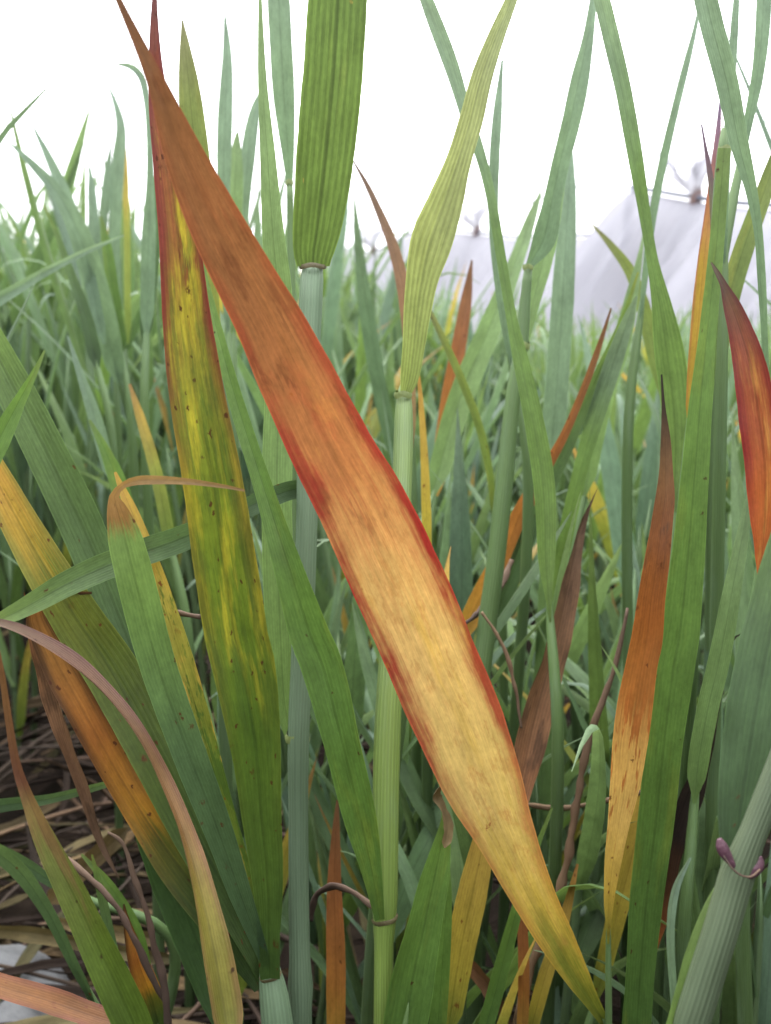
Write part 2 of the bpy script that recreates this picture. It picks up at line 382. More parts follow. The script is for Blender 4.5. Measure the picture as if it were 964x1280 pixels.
M['brown'] = leaf_mat('leaf_dead_brown', [(0, (150, 100, 65)), (.4, (140, 102, 72)), (.8, (115, 88, 68)), (1, (110, 90, 75))], streak=.15, blotch=[((80, 60, 45), .5, .65, 3, .6, .7, -.1, 1.1)], vein=.25, trans=.12, rough=.75, spec=.1)
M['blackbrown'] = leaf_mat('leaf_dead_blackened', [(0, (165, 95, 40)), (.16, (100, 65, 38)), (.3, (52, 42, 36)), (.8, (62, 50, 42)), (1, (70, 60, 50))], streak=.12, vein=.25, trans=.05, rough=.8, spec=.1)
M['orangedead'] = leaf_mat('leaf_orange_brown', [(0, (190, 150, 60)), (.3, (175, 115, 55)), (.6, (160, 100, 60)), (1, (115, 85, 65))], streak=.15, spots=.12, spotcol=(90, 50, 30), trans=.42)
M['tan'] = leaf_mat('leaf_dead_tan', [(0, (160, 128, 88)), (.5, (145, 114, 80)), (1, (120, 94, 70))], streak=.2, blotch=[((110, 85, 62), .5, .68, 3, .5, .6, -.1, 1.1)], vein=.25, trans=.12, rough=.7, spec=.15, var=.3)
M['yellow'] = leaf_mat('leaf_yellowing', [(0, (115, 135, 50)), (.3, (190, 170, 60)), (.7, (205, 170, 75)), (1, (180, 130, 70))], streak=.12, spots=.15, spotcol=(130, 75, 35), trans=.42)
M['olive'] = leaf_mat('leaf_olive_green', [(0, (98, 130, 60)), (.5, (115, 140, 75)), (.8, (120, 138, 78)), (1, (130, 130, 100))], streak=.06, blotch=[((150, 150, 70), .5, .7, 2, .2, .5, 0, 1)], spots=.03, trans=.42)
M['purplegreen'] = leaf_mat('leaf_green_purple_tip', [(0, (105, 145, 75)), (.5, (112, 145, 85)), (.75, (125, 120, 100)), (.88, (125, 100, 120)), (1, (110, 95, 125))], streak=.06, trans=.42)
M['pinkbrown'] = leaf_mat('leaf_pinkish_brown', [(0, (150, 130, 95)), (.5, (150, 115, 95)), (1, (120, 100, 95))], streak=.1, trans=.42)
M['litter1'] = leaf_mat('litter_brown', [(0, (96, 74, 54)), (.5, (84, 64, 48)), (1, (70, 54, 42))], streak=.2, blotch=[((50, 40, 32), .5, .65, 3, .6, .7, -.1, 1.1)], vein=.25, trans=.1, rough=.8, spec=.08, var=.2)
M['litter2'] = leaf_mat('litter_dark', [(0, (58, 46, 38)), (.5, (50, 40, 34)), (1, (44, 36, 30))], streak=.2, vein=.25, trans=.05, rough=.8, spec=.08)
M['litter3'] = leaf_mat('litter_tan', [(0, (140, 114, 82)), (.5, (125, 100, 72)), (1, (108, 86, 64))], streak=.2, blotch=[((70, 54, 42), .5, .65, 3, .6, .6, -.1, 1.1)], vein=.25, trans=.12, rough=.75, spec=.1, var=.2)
M['straw_dark'] = stem_mat('straw_weathered', [(0, (88, 70, 54)), (.5, (76, 60, 47)), (1, (64, 51, 41))], rough=.8, wax=0.0)
# crop behind
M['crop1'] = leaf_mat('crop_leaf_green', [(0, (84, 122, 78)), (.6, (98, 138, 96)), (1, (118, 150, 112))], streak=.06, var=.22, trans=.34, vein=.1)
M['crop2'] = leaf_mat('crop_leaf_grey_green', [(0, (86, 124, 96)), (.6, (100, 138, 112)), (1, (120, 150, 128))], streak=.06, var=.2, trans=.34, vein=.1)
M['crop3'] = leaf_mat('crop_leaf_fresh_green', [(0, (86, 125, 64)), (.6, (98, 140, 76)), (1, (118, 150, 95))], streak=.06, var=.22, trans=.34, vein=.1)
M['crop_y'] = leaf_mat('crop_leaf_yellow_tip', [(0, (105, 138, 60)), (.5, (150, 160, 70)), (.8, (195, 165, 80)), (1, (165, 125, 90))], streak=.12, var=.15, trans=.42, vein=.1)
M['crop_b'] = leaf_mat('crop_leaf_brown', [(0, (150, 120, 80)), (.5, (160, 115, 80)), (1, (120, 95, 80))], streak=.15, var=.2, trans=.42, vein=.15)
M['stem'] = stem_mat('stem_green', [(0, (72, 100, 58)), (.5, (88, 122, 70)), (1, (98, 136, 76))])
M['stem_glauc'] = stem_mat('stem_bluish', [(0, (90, 116, 88)), (.5, (108, 136, 106)), (1, (112, 144, 110))])
M['sheath'] = stem_mat('sheath_light_green', [(0, (96, 122, 98)), (.36, (104, 132, 102)), (.385, (118, 150, 60)), (.8, (126, 158, 76)), (1, (128, 158, 98))])
M['stem_p'] = stem_mat('stem_purple_flushed', [(0, (100, 120, 60)), (.5, (114, 128, 62)), (.6, (110, 118, 70)), (.68, (90, 86, 70)), (.76, (98, 118, 88)), (1, (106, 124, 96))], wax=.08)
M['stem_crop'] = stem_mat('crop_stem', [(0, (88, 110, 70)), (1, (104, 140, 92))])
M['collar'] = plain_mat('collar_pale', (135, 155, 85), .55, 300, .2)
M['collar_b'] = plain_mat('collar_brown', (105, 95, 58), .6, 300, .3)
M['auricle'] = plain_mat('auricle_purple', (98, 58, 74), .6, 600, .7)
M['straw'] = stem_mat('straw_dry', [(0, (140, 112, 82)), (.5, (125, 96, 70)), (1, (105, 82, 64))], rough=.7, wax=0.0)
M['darkstalk'] = stem_mat('stalk_dark_dry', [(0, (70, 55, 45)), (.5, (95, 72, 58)), (1, (130, 105, 85))], rough=.8, wax=0.0)

# ------------------------------------------------------------------ foreground builders
def unit(v):
    n = np.linalg.norm(v, axis=-1, keepdims=True); return v / np.maximum(n, 1e-12)

def blade(root, rows, dep, mat, taper=False, foot_taper=False, twist=0.0, gutter=.16, N=52, wave=.05, name='leaf_blade', thick=0.0, across=11, label=None):
    """rows base to tip. (y, L, R) = edges of the blade on a picture row; ('c', x, y, w) = centre and width.
    dep = depth in metres (one value, or base and tip, or list of evenly spread values)."""
    seed = (len(bpy.data.meshes) * 1.37) % 29
    cx = []
    for r in rows:
        cx.append((r[1], r[2], r[3], 1) if r[0] == 'c' else ((r[1] + r[2]) / 2, r[0], r[2] - r[1], 0))
    a = np.array(cx, float)
    tg = np.gradient(a[:, :2], axis=0) if len(a) > 1 else None
    tg = unit(tg)
    wpx = np.where(a[:, 3] > 0, a[:, 2], a[:, 2] * np.maximum(np.abs(tg[:, 1]), .25))
    dl = np.atleast_1d(np.array(dep, float))
    arc = np.concatenate([[0], np.cumsum(np.linalg.norm(np.diff(a[:, :2], axis=0), axis=1))]); arc /= arc[-1]
    dd = np.interp(arc, np.linspace(0, 1, len(dl)), dl) if len(dl) > 1 else np.full(len(a), dl[0])
    tw = np.atleast_1d(np.array(twist, float)); tws = np.interp(arc, np.linspace(0, 1, len(tw)), tw) if len(tw) > 1 else np.full(len(a), tw[0])
    pts = []
    for (x, y, _, _), wp, d, t_ in zip(a, wpx, dd, tws):
        p = P(x, y, d)
        pts.append((p.x, p.y, p.z, wp * d / FPX / max(math.cos(R(t_)), .3), t_))
    S, tot = catmull(pts, N)
    C = S[:, :3]; Wd = np.maximum(S[:, 3], .0004)
    if foot_taper: Wd = Wd * np.clip(.3 + np.linspace(0, 1, N) * 9, 0, 1)
    if taper:
        k_ = np.linspace(0, 1, N); Wd = Wd * np.clip(.12 + k_ * 9, 0, 1) * np.clip(.12 + (1 - k_) * 9, 0, 1)
    T = unit(np.gradient(C, axis=0))
    V = unit(C - np.array(CAM))
    sd_ = unit(np.cross(T, V))
    nn = unit(np.cross(sd_, T))
    nn = np.where((np.sum(nn * V, axis=1) > 0)[:, None], -nn, nn)
    th = np.radians(S[:, 4])[:, None]
    s2 = sd_ * np.cos(th) + nn * np.sin(th)
    n2 = nn * np.cos(th) - sd_ * np.sin(th)
    ve, fa, uv, cm = leaf_arrays(C, Wd, s2, n2, gutter, across, thick, wave, seed)
    me = mesh_from(name, ve - np.array(root.location), fa, uv, M[mat], cm=cm)
    o = link(name, me, root)
    if label: o['label'] = label
    return o, Vector(C[0]), Vector(T[0])

def tube_mesh(name, pts, mat, sides=14, n=40, off=(0, 0, 0), bulge=(), ell=1.0, rag=0.0):
    """pts: (x, y, z, radius) ; bulge: (fraction, gain, width)"""
    S, tot = catmull(pts, n)
    C = S[:, :3]; T = unit(np.gradient(C, axis=0))
    ref = np.array([0.0, -1.0, 0.05])
    A = unit(np.cross(T, ref)); B = np.cross(T, A)
    L = np.linspace(0, 1, n)
    ve, uv = [], []
    for i in range(n):
        r = max(S[i, 3], .0001)
        if rag:
            q_ = Vector((C[i][0] * 260, C[i][1] * 260, C[i][2] * 260)); r *= 1 + rag * mnoise.noise(q_)
            C[i] += np.array(mnoise.noise_vector(q_ * .7)) * rag * S[i, 3] * .9
        for (f, g, wd) in bulge: r *= 1 + g * math.exp(-((L[i] - f) / wd) ** 2)
        for k in range(sides + 1):
            an = 2 * math.pi * k / sides
            ve.append(C[i] + A[i] * r * math.cos(an) + B[i] * r * math.sin(an) * ell); uv.append((k / sides, L[i]))
    fa = []
    for i in range(n - 1):
        for k in range(sides):
            a = i * (sides + 1) + k; b_ = a + sides + 1
            fa.append((a, a + 1, b_ + 1, b_))
    fa.append(tuple(range(sides)[::-1])); o_ = (n - 1) * (sides + 1); fa.append(tuple(o_ + k for k in range(sides)))
    return mesh_from(name, np.array(ve) - np.array(off), fa, uv, mat, cm=uv)

def px_stem(root, rows, mat, name='stem', to_ground=True, bulge=(), n=60):
    """rows top to bottom: (x, y, width px, depth)"""
    pts = [tuple(P(x, y, d)) + (w_ * d / FPX / 2,) for x, y, w_, d in rows]
    if to_ground:
        p = pts[-1]; g = root.location
        pts.append(((p[0] * .45 + g.x * .55), (p[1] * .45 + g.y * .55), p[2] * .45, p[3]))
        pts.append((g.x, g.y, -.004, p[3] * 1.1))
    pts = pts[::-1]
    me = tube_mesh(name, pts, M[mat], off=root.location, bulge=bulge, n=n)
    return link(name, me, root)

def auto_stem(root, B, T, r=.0017, mat='stem'):
    """culm that carries a blade whose foot is B down to the ground"""
    g = root.location
    p1 = B + T * .016
    p2 = B - T * min(.03, max(.006, B.z * .25))
    p3 = Vector((p2.x * .4 + g.x * .6, p2.y * .4 + g.y * .6, p2.z * .5))
    vd = (B - CAM).normalized()
    B = B + vd * .0012; p1 = p1 + vd * .0022
    me = tube_mesh('stem', [(g.x, g.y, -.004, r * 1.15), tuple(p3) + (r * 1.1,), tuple(p2) + (r,), tuple(B) + (r * .7,), tuple(p1) + (r * .12,)], M[mat], off=g, n=28, sides=10)
    return link('stem', me, root)

def collar(parent, root, px, py, d, wpx, mat='collar', tilt=0.0, h=5, name='collar'):
    """pale band with two small ears where blade and sheath meet"""
    ve, fa, uv = [], [], []
    c = P(px, py, d); r = wpx * d / FPX / 2 * 1.02; hh = h * d / FPX
    n = 20
    ax = Matrix.Rotation(R(tilt), 3, 'Y')
    for i, (zz, k) in enumerate(((-hh, .99), (-hh * .5, 1.005), (0, 1.015), (hh * .6, 1.005), (hh, .98))):
        for j in range(n):
            an = 2 * math.pi * j / n
            ear = 1 + .10 * max(0, abs(math.cos(an)) ** 8) * (1 if i in (1, 2) else .3)
            v = ax @ Vector((r * k * ear * math.cos(an), r * k * math.sin(an), zz + .35 * hh * math.sin(3 * an)))
            ve.append(c + v - root.location); uv.append((j / n, i / 4))
    for i in range(4):
        for j in range(n):
            a = i * n + j; b_ = i * n + (j + 1) % n
            fa.append((a, b_, b_ + n, a + n))
    me = mesh_from(name, ve, fa, uv, M[mat], cm=uv)
    o = link(name, me, parent)
    o.location = (0, 0, 0)
    return o

def shoot(label, leaves, stem=None, name='cereal_shoot', cat='cereal plant', foot=None, stem_mat_='stem', bulge=(), group=None, r=.0017):
    """leaves: list of dicts for blade(); stem rows top to bottom or None"""
    first = leaves[0]
    dl = np.atleast_1d(first['dep'])[0] if stem is None else stem[-1][3]
    if stem: p = P(stem[-1][0], stem[-1][1], dl)
    else:
        q = first['rows'][0]
        p = P(q[1], q[2], dl) if q[0] == 'c' else P((q[1] + q[2]) / 2, q[0], dl)
    gx, gy = (p.x * 1.02, p.y + .012) if foot is None else foot
    root = empty(name, (gx, gy, 0))
    tag(root, label, cat, group)
    objs = []
    for lf in leaves:
        o, B, T = blade(root, foot_taper=stem is None, **lf)
        objs.append(o)
        if stem is None and lf is first: auto_stem(root, B, T, r, stem_mat_)
    st = None
    if stem: st = px_stem(root, stem, stem_mat_, bulge=bulge)
    return root, objs, st

# ------------------------------------------------------------------ ground
def build_ground():
    xs = np.concatenate([np.linspace(-200, -1.6, 14), np.linspace(-1.5, 1.5, 121), np.linspace(1.6, 200, 14)])
    ys = np.concatenate([np.linspace(-200, -.4, 10), np.linspace(-.3, 2.2, 101), np.linspace(2.35, 300, 16)])
    ve = []
    for y in ys:
        for x in xs:
            k = 1.0 if (abs(x) < 1.6 and -.3 < y < 2.3) else 0.0
            z = 0
            if k:
                z = .008 * mnoise.noise(Vector((x * 9, y * 9, 0))) + .006 * mnoise.noise(Vector((x * 31, y * 31, 4))) - .006
            ve.append((x, y, z if k else -.006))
    nx = len(xs); fa = []
    for j in range(len(ys) - 1):
        for i in range(nx - 1):
            a = j * nx + i; fa.append((a, a + 1, a + 1 + nx, a + nx))
    b = NB('soil')
    tc = b.n('ShaderNodeTexCoord').outputs['Object']
    n1 = b.noise(tc, 14, 6, .65); n2 = b.noise(tc, 160, 5, .7); n3 = b.noise(tc, 3, 3, .5)
    c, _ = b.ramp(b.math('ADD', b.math('MULTIPLY', n1, .6), b.math('MULTIPLY', n2, .4)), [(.25, (30, 24, 20)), (.5, (56, 45, 36)), (.72, (92, 76, 60))], gain=.30)
    bs = b.n('ShaderNodeBsdfPrincipled'); b.l(c, bs.inputs['Base Color']); bs.inputs['Roughness'].default_value = .95; bs.inputs['Specular IOR Level'].default_value = .1
    bp = b.n('ShaderNodeBump'); bp.inputs['Strength'].default_value = .9; bp.inputs['Distance'].default_value = .006
    b.l(b.math('ADD', n1, b.math('MULTIPLY', n2, .5)), bp.inputs['Height']); b.l(bp.outputs[0], bs.inputs['Normal'])
    o = b.n('ShaderNodeOutputMaterial'); b.l(bs.outputs[0], o.inputs[0])
    g = link('ground', mesh_from('ground', ve, fa, None, b.m)); g['kind'] = 'structure'
    g['label'] = 'dark crumbly soil under the cereal crop'
build_ground()

# ------------------------------------------------------------------ pale stone
def build_stone():
    import bmesh
    bm = bmesh.new(); bmesh.ops.create_icosphere(bm, subdivisions=4, radius=1)
    for v in bm.verts:
        p = v.co.copy()
        n_ = mnoise.noise(p * 1.3 + Vector((3, 1, 7))) * .22 + mnoise.noise(p * 4) * .05
        v.co = Vector((p.x * .05, p.y * .06, p.z * .026)) * (1 + n_)
    me = bpy.data.meshes.new('stone'); bm.to_mesh(me); bm.free()
    me.polygons.foreach_set('use_smooth', [True] * len(me.polygons))
    b = NB('pale_stone')
    tc = b.n('ShaderNodeTexCoord').outputs['Object']
    n1 = b.noise(tc, 30, 6, .65); n2 = b.noise(tc, 400, 4, .7)
    c, _ = b.ramp(b.math('ADD', b.math('MULTIPLY', n1, .5), b.math('MULTIPLY', n2, .5)), [(.3, (140, 142, 145)), (.5, (178, 180, 184)), (.7, (205, 206, 208))], gain=.19)
    bs = b.n('ShaderNodeBsdfPrincipled'); b.l(c, bs.inputs['Base Color']); bs.inputs['Roughness'].default_value = .85
    bp = b.n('ShaderNodeBump'); bp.inputs['Strength'].default_value = .5; bp.inputs['Distance'].default_value = .001
    b.l(n2, bp.inputs['Height']); b.l(bp.outputs[0], bs.inputs['Normal'])
    o = b.n('ShaderNodeOutputMaterial'); b.l(bs.outputs[0], o.inputs[0])
    me.materials.append(b.m)
    p = ground_at(-48, 1345)
    s = link('stone', me, loc=(p.x, p.y, .018)); s.rotation_euler = (0, .06, .5)
    tag(s, 'pale grey stone lying on the soil under an orange leaf', 'stone')
build_stone()

# ------------------------------------------------------------------ net covers behind the crop
def net_material(base=.68):
    b = NB('white_net')
    uv = b.n('ShaderNodeUVMap', uv_map='uv').outputs[0]
    sp = b.n('ShaderNodeSeparateXYZ'); b.l(uv, sp.inputs[0])
    n1 = b.noise(b.comb(b.math('MULTIPLY', sp.outputs[0], 30), b.math('MULTIPLY', sp.outputs[1], 2.5)), 1, 4, .6)
    df = b.n('ShaderNodeBsdfDiffuse'); df.inputs[0].default_value = (.28, .278, .31, 1)
    tl = b.n('ShaderNodeBsdfTranslucent'); tl.inputs[0].default_value = (.30, .298, .325, 1)
    m1 = b.n('ShaderNodeMixShader'); m1.inputs[0].default_value = .5; b.l(df.outputs[0], m1.inputs[1]); b.l(tl.outputs[0], m1.inputs[2])
    tp = b.n('ShaderNodeBsdfTransparent')
    m2 = b.n('ShaderNodeMixShader'); b.l(b.math('MULTIPLY_ADD', n1, .35, base), m2.inputs[0])
    b.l(tp.outputs[0], m2.inputs[1]); b.l(m1.outputs[0], m2.inputs[2])
    o = b.n('ShaderNodeOutputMaterial'); b.l(m2.outputs[0], o.inputs[0])
    return b.m
M['net'] = net_material(); M['net_thin'] = net_material(.52)
M['wire'] = plain_mat('grey_wire', (95, 100, 120), .4, 20, .15)
M['post'] = plain_mat('grey_post', (165, 170, 182), .45, 20, .12)
M['tie'] = plain_mat('reddish_tie', (120, 90, 85), .6, 60, .25)

def net_cover(label, ridge, gathers, posts, half_w, guy=None):
    """ridge: list of 3-D points of the ridge wire; net hangs from it to the ground on both sides and is bunched at the gathers"""
    p0 = Vector(ridge[0]); root = empty('net_cover', (p0.x, p0.y, 0)); off = np.array(root.location)
    tag(root, label, 'net cover', 'white net covers behind the crop')
    S, tot = catmull([tuple(p) for p in ridge], 90)
    T = unit(np.gradient(S, axis=0)); T[:, 2] = 0; T = unit(T)
    side = np.stack([T[:, 1], -T[:, 0], np.zeros(len(T))], 1)
    gi = [int(np.argmin(np.linalg.norm(S - np.array(g), axis=1))) for g in gathers]
    ve, uv, fa = [], [], []
    nv = 34
    for i in range(len(S)):
        near = max([math.exp(-((i - g) / 7.0) ** 2) for g in gi] + [0])
        for j in range(-nv, nv + 1):
            k = j / nv; a = abs(k)
            z = S[i, 2] * (1 - a ** (1.05)) + .012 * math.sin(i * .55 + k * 5) * a
            sag = -.045 * math.sin(math.pi * min(1, a * 1.6)) * (1 - near)
            fold = (.03 + .03 * near) * math.sin(i * (.9 + 1.3 * near) + k * 2.2) * min(1, a * 3)
            wd = half_w * (a ** .75) * (1 - .35 * near * (1 - a))
            p = S[i] + side[i] * (wd * (1 if k > 0 else -1)) + side[i] * fold
            p[2] = max(.0, z + sag * (1 - a))
            ve.append(p - off); uv.append((i / 90, k * .5 + .5))
    m = 2 * nv + 1
    for i in range(len(S) - 1):
        for j in range(m - 1):
            a = i * m + j; fa.append((a, a + 1, a + m + 1, a + m))
    # closed end: the sheet is drawn down from the first post to the ground
    e0 = len(ve)
    d0 = -T[0]; ne = 24
    for i in range(ne):
        k = i / (ne - 1)
        for j in range(m):
            b_ = np.array(ve[j]) + off
            c = 1 - abs(j - nv) / nv
            q = b_ + d0 * (half_w * 1.3 * (k ** .8) * c) + side[0] * .02 * math.sin(j * 1.7 + k * 3) * k
            q[2] = b_[2] * (1 - k ** 1.05) if c > 0 else b_[2]
            ve.append(q - off); uv.append((k * .4, j / m))
    for i in range(ne - 1):
        for j in range(m - 1):
            a = e0 + i * m + j; fa.append((a, a + m, a + m + 1, a + 1))
    link('net_sheet', mesh_from('net_sheet', ve, fa, uv, M['net']), root)
    link('ridge_wire', tube_mesh('ridge_wire', [(p[0], p[1], p[2] + .014, .009) for p in ridge], M['wire'], sides=8, n=40, off=off), root)
    if guy:
        link('guy_wire', tube_mesh('guy_wire', [tuple(g) + (.007,) for g in guy], M['wire'], sides=8, n=16, off=off), root)
    for (a, b_) in posts:
        link('post', tube_mesh('post', [tuple(b_) + (.019,), tuple((Vector(a) + Vector(b_)) / 2) + (.018,), tuple(a) + (.017,)], M['post'], sides=12, n=10, off=off), root)
    for gpt in gathers:
        g = Vector(gpt)
        # bunched net above the tie: a flaring, crumpled tuft
        ve, uv, fa = [], [], []; nr, na = 10, 36
        for i in range(nr):
            k = i / (nr - 1)
            for j in range(na):
                an = 2 * math.pi * j / na
                rr = (.012 + .075 * k ** 1.1) * (1 + .7 * k * math.sin(an * 7 + 1.3) + .3 * k * math.sin(an * 12))
                ve.append((g.x + rr * math.cos(an) - .03 * k, g.y + rr * math.sin(an), g.z + .015 + .11 * k * (1 + .45 * math.sin(an * 7 + 1.3) + .25 * math.sin(an * 3)) - off[2]))
                uv.append((j / na, k))
        ve = [np.array(v) - np.array((off[0], off[1], 0)) for v in ve]
        for i in range(nr - 1):
            for j in range(na):
                a = i * na + j; b2 = i * na + (j + 1) % na; fa.append((a, b2, b2 + na, a + na))
        tf = link('bunched_net', mesh_from('bunched_net', ve, fa, uv, M['net_thin']), root)
        ve, uv, fa = [], [], []
        for i in range(7):
            k = i / 6; 
            for j in range(14):
                an = 2 * math.pi * j / 14
                rr = .015 * (1 + .35 * math.sin(k * math.pi)) 
                ve.append(np.array((g.x + rr * math.cos(an) + .01 * k, g.y + rr * math.sin(an), g.z - .03 + .07 * k + .006 * math.sin(an * 2))) - off); uv.append((j / 14, k))
        for i in range(6):
            for j in range(14):
                a = i * 14 + j; b2 = i * 14 + (j + 1) % 14; fa.append((a, b2, b2 + 14, a + 14))
        link('tie', mesh_from('tie', ve, fa, uv, M['tie']), tf)
    return root

DA, DB = 3.6, 6.0
net_cover('near white net cover on a leaning grey post behind the crop', [P(789, 238, DA + .25), P(868, 252, DA), P(962, 262, DA - .3), P(1180, 262, DA - .9), P(1500, 250, DA - 1.3)],
          [P(868, 250, DA), P(1180, 260, DA - .9)], [(P(789, 236, DA + .25), (P(762, 470, DA + .25).x, P(762, 470, DA + .25).y, 0)), (P(1180, 262, DA - .9), (P(1180, 262, DA - .9).x, P(1180, 262, DA - .9).y, 0))],
          .55, guy=[P(789, 240, DA + .25), P(755, 237, DA + .6), P(723, 233, DA + 1.0), P(640, 262, DA + 2.2)])
net_cover('far white net cover with two bunched ties behind the crop', [P(420, 310, DB + 1.4), P(466, 317, DB + 1.0), P(520, 292, DB + .6), P(595, 293, DB), P(645, 299, DB - .3), P(760, 296, DB - .8)],
          [P(466, 315, DB + 1.0), P(595, 291, DB)], [(P(420, 312, DB + 1.4), (P(420, 312, DB + 1.4).x, P(420, 312, DB + 1.4).y, 0)), (P(645, 299, DB - .3), (P(645, 299, DB - .3).x, P(645, 299, DB - .3).y, 0))], .6)

# ------------------------------------------------------------------ the crop behind
def free_leaf(h0, az, el0, el1, L, W, N=18, across=5, thick=0, fold=None, seed=0):
    """blade in plant space: leaves the stem at height h0 in direction az, bends from elevation el0 to el1"""
    ds = L / (N - 1); p = np.array([.0012 * math.cos(az), .0012 * math.sin(az), h0]); C = []; EL = []
    rs = random.Random(seed); sw = rs.uniform(-.4, .4)
    for i in range(N):
        k = i / (N - 1)
        e = el0 + (el1 - el0) * k ** 1.7
        if fold and k > fold: e -= R(95) * min(1, (k - fold) / .22)
        a = az + sw * k
        C.append(p.copy()); EL.append((e, a))
        p = p + ds * np.array([math.cos(e) * math.cos(a), math.cos(e) * math.sin(a), math.sin(e)])
    C = np.array(C); T = unit(np.gradient(C, axis=0))
    A = np.array([[-math.sin(a), math.cos(a), 0] for _, a in EL])
    tw = np.linspace(rs.uniform(-.3, .3), rs.uniform(-1.1, 1.1), N)[:, None]
    Nn = unit(np.cross(A, T))
    S = A * np.cos(tw) + Nn * np.sin(tw); N2 = Nn * np.cos(tw) - A * np.sin(tw)
    k = np.linspace(0, 1, N)
    Wd = W * np.minimum(1, .45 + k * 3) * np.clip(1 - k ** 2.6, .03, 1)
    return leaf_arrays(C, Wd, S, N2, .35, across, thick, .04, seed % 13)

rng = random.Random(21)
LOOK = []
PROTO = []      # list of (stem mesh, [leaf meshes])
for i in range(16):
    H = 1.0
    hs_ = rng.uniform(.52, .72)
    lx, ly = rng.uniform(-.03, .03), rng.uniform(-.03, .03)
    st = tube_mesh('crop_stem', [(0, 0, -.01, .0022), (lx * .2, ly * .2, hs_ * .17, .002), (0, 0, hs_ * .36, .0014), (0, 0, hs_ * .36 + .02, .0002)], M['stem_crop'], sides=7, n=10)
    lv = []
    az0 = rng.uniform(0, 6.28); nl = rng.choice((4, 4, 5))
    for q in range(nl):
        k = q / (nl - 1)
        h0 = (.06 + k * (hs_ * .36 - .065))
        ve, fa, uv, cm = free_leaf(h0, az0 + math.pi * q + rng.uniform(-.6, .6), R(rng.uniform(62, 86)), R(rng.uniform(15, 78) if q < nl - 1 else rng.uniform(45, 85)),
                                   rng.uniform(.13, .20), rng.uniform(.0065, .0125), fold=rng.uniform(.5, .8) if rng.random() < .13 else None, seed=i * 10 + q)
        mt = rng.choice(['crop1', 'crop1', 'crop2', 'crop2', 'crop3', 'crop1']) 
        if rng.random() < .05 and q < 3: mt = 'crop_y'
        if rng.random() < .06 and q < 2: mt = 'crop_b'
        lv.append((mesh_from('leaf_blade', ve, fa, uv, M[mt], cm=cm), max(v[2] for v in ve)))
    PROTO.append((st, [m for m, _ in lv], max(z for _, z in lv)))
    mats = {m.materials[0].name for m, _ in lv}
    LOOK.append('with a yellowing leaf' if 'crop_leaf_yellow_tip' in mats else 'with a dead brown leaf' if 'crop_leaf_brown' in mats else 'with all leaves green')

def crop_top(px):
    """height of the crop seen in direction px of the photograph: lower in front of the net"""
    return float(np.interp(px, [-600, 0, 250, 420, 520, 640, 760, 964, 1600], [.43, .43, .42, .385, .335, .30, .29, .295, .32]))
def zone(x, y):
    px = W0 / 2 + FPX * x / max(y, .05)
    return px
CROP_LABEL = 'green cereal plant standing in the dense crop behind the foreground shoots'
NEAR = []
tries = 0
while len(NEAR) < 285 and tries < 20000:
    tries += 1
    y = .50 + .85 * rng.random() ** .8; x = rng.uniform(-.62, .62) * y * 1.05
    px = zone(x, y)
    if abs(px - 482) > 640: continue
    if px < 340 and y < .70: continue                  # open, littered strip at the left
    if any((x - a) ** 2 + (y - b) ** 2 < .017 ** 2 for a, b, _ in NEAR): continue
    NEAR.append((x, y, px))
NEAR.sort(key=lambda t: t[1])
for i, (x, y, px) in enumerate(NEAR):
    pi_ = rng.randrange(len(PROTO)); st, lv, top = PROTO[pi_]
    s = (crop_top(px) + rng.uniform(-.07, .045) - (.03 if y < .8 else 0)) / top
    r = empty('cereal_plant', (x, y, 0))
    lab = 'cereal plant %s in the crop %s' % (LOOK[pi_], 'before the white nets' if 430 < px < 900 else 'away from the nets')
    tag(r, lab, 'cereal plant', lab.replace('cereal plant', 'cereal plants', 1))
    r.rotation_euler = (rng.uniform(-.12, .12), rng.uniform(-.12, .12), rng.uniform(0, 6.28)); r.scale = (s ** .5 * 1.12, s ** .5 * 1.12, s)
    link('stem', st, r)
    for m in lv: link('leaf_blade', m, r)

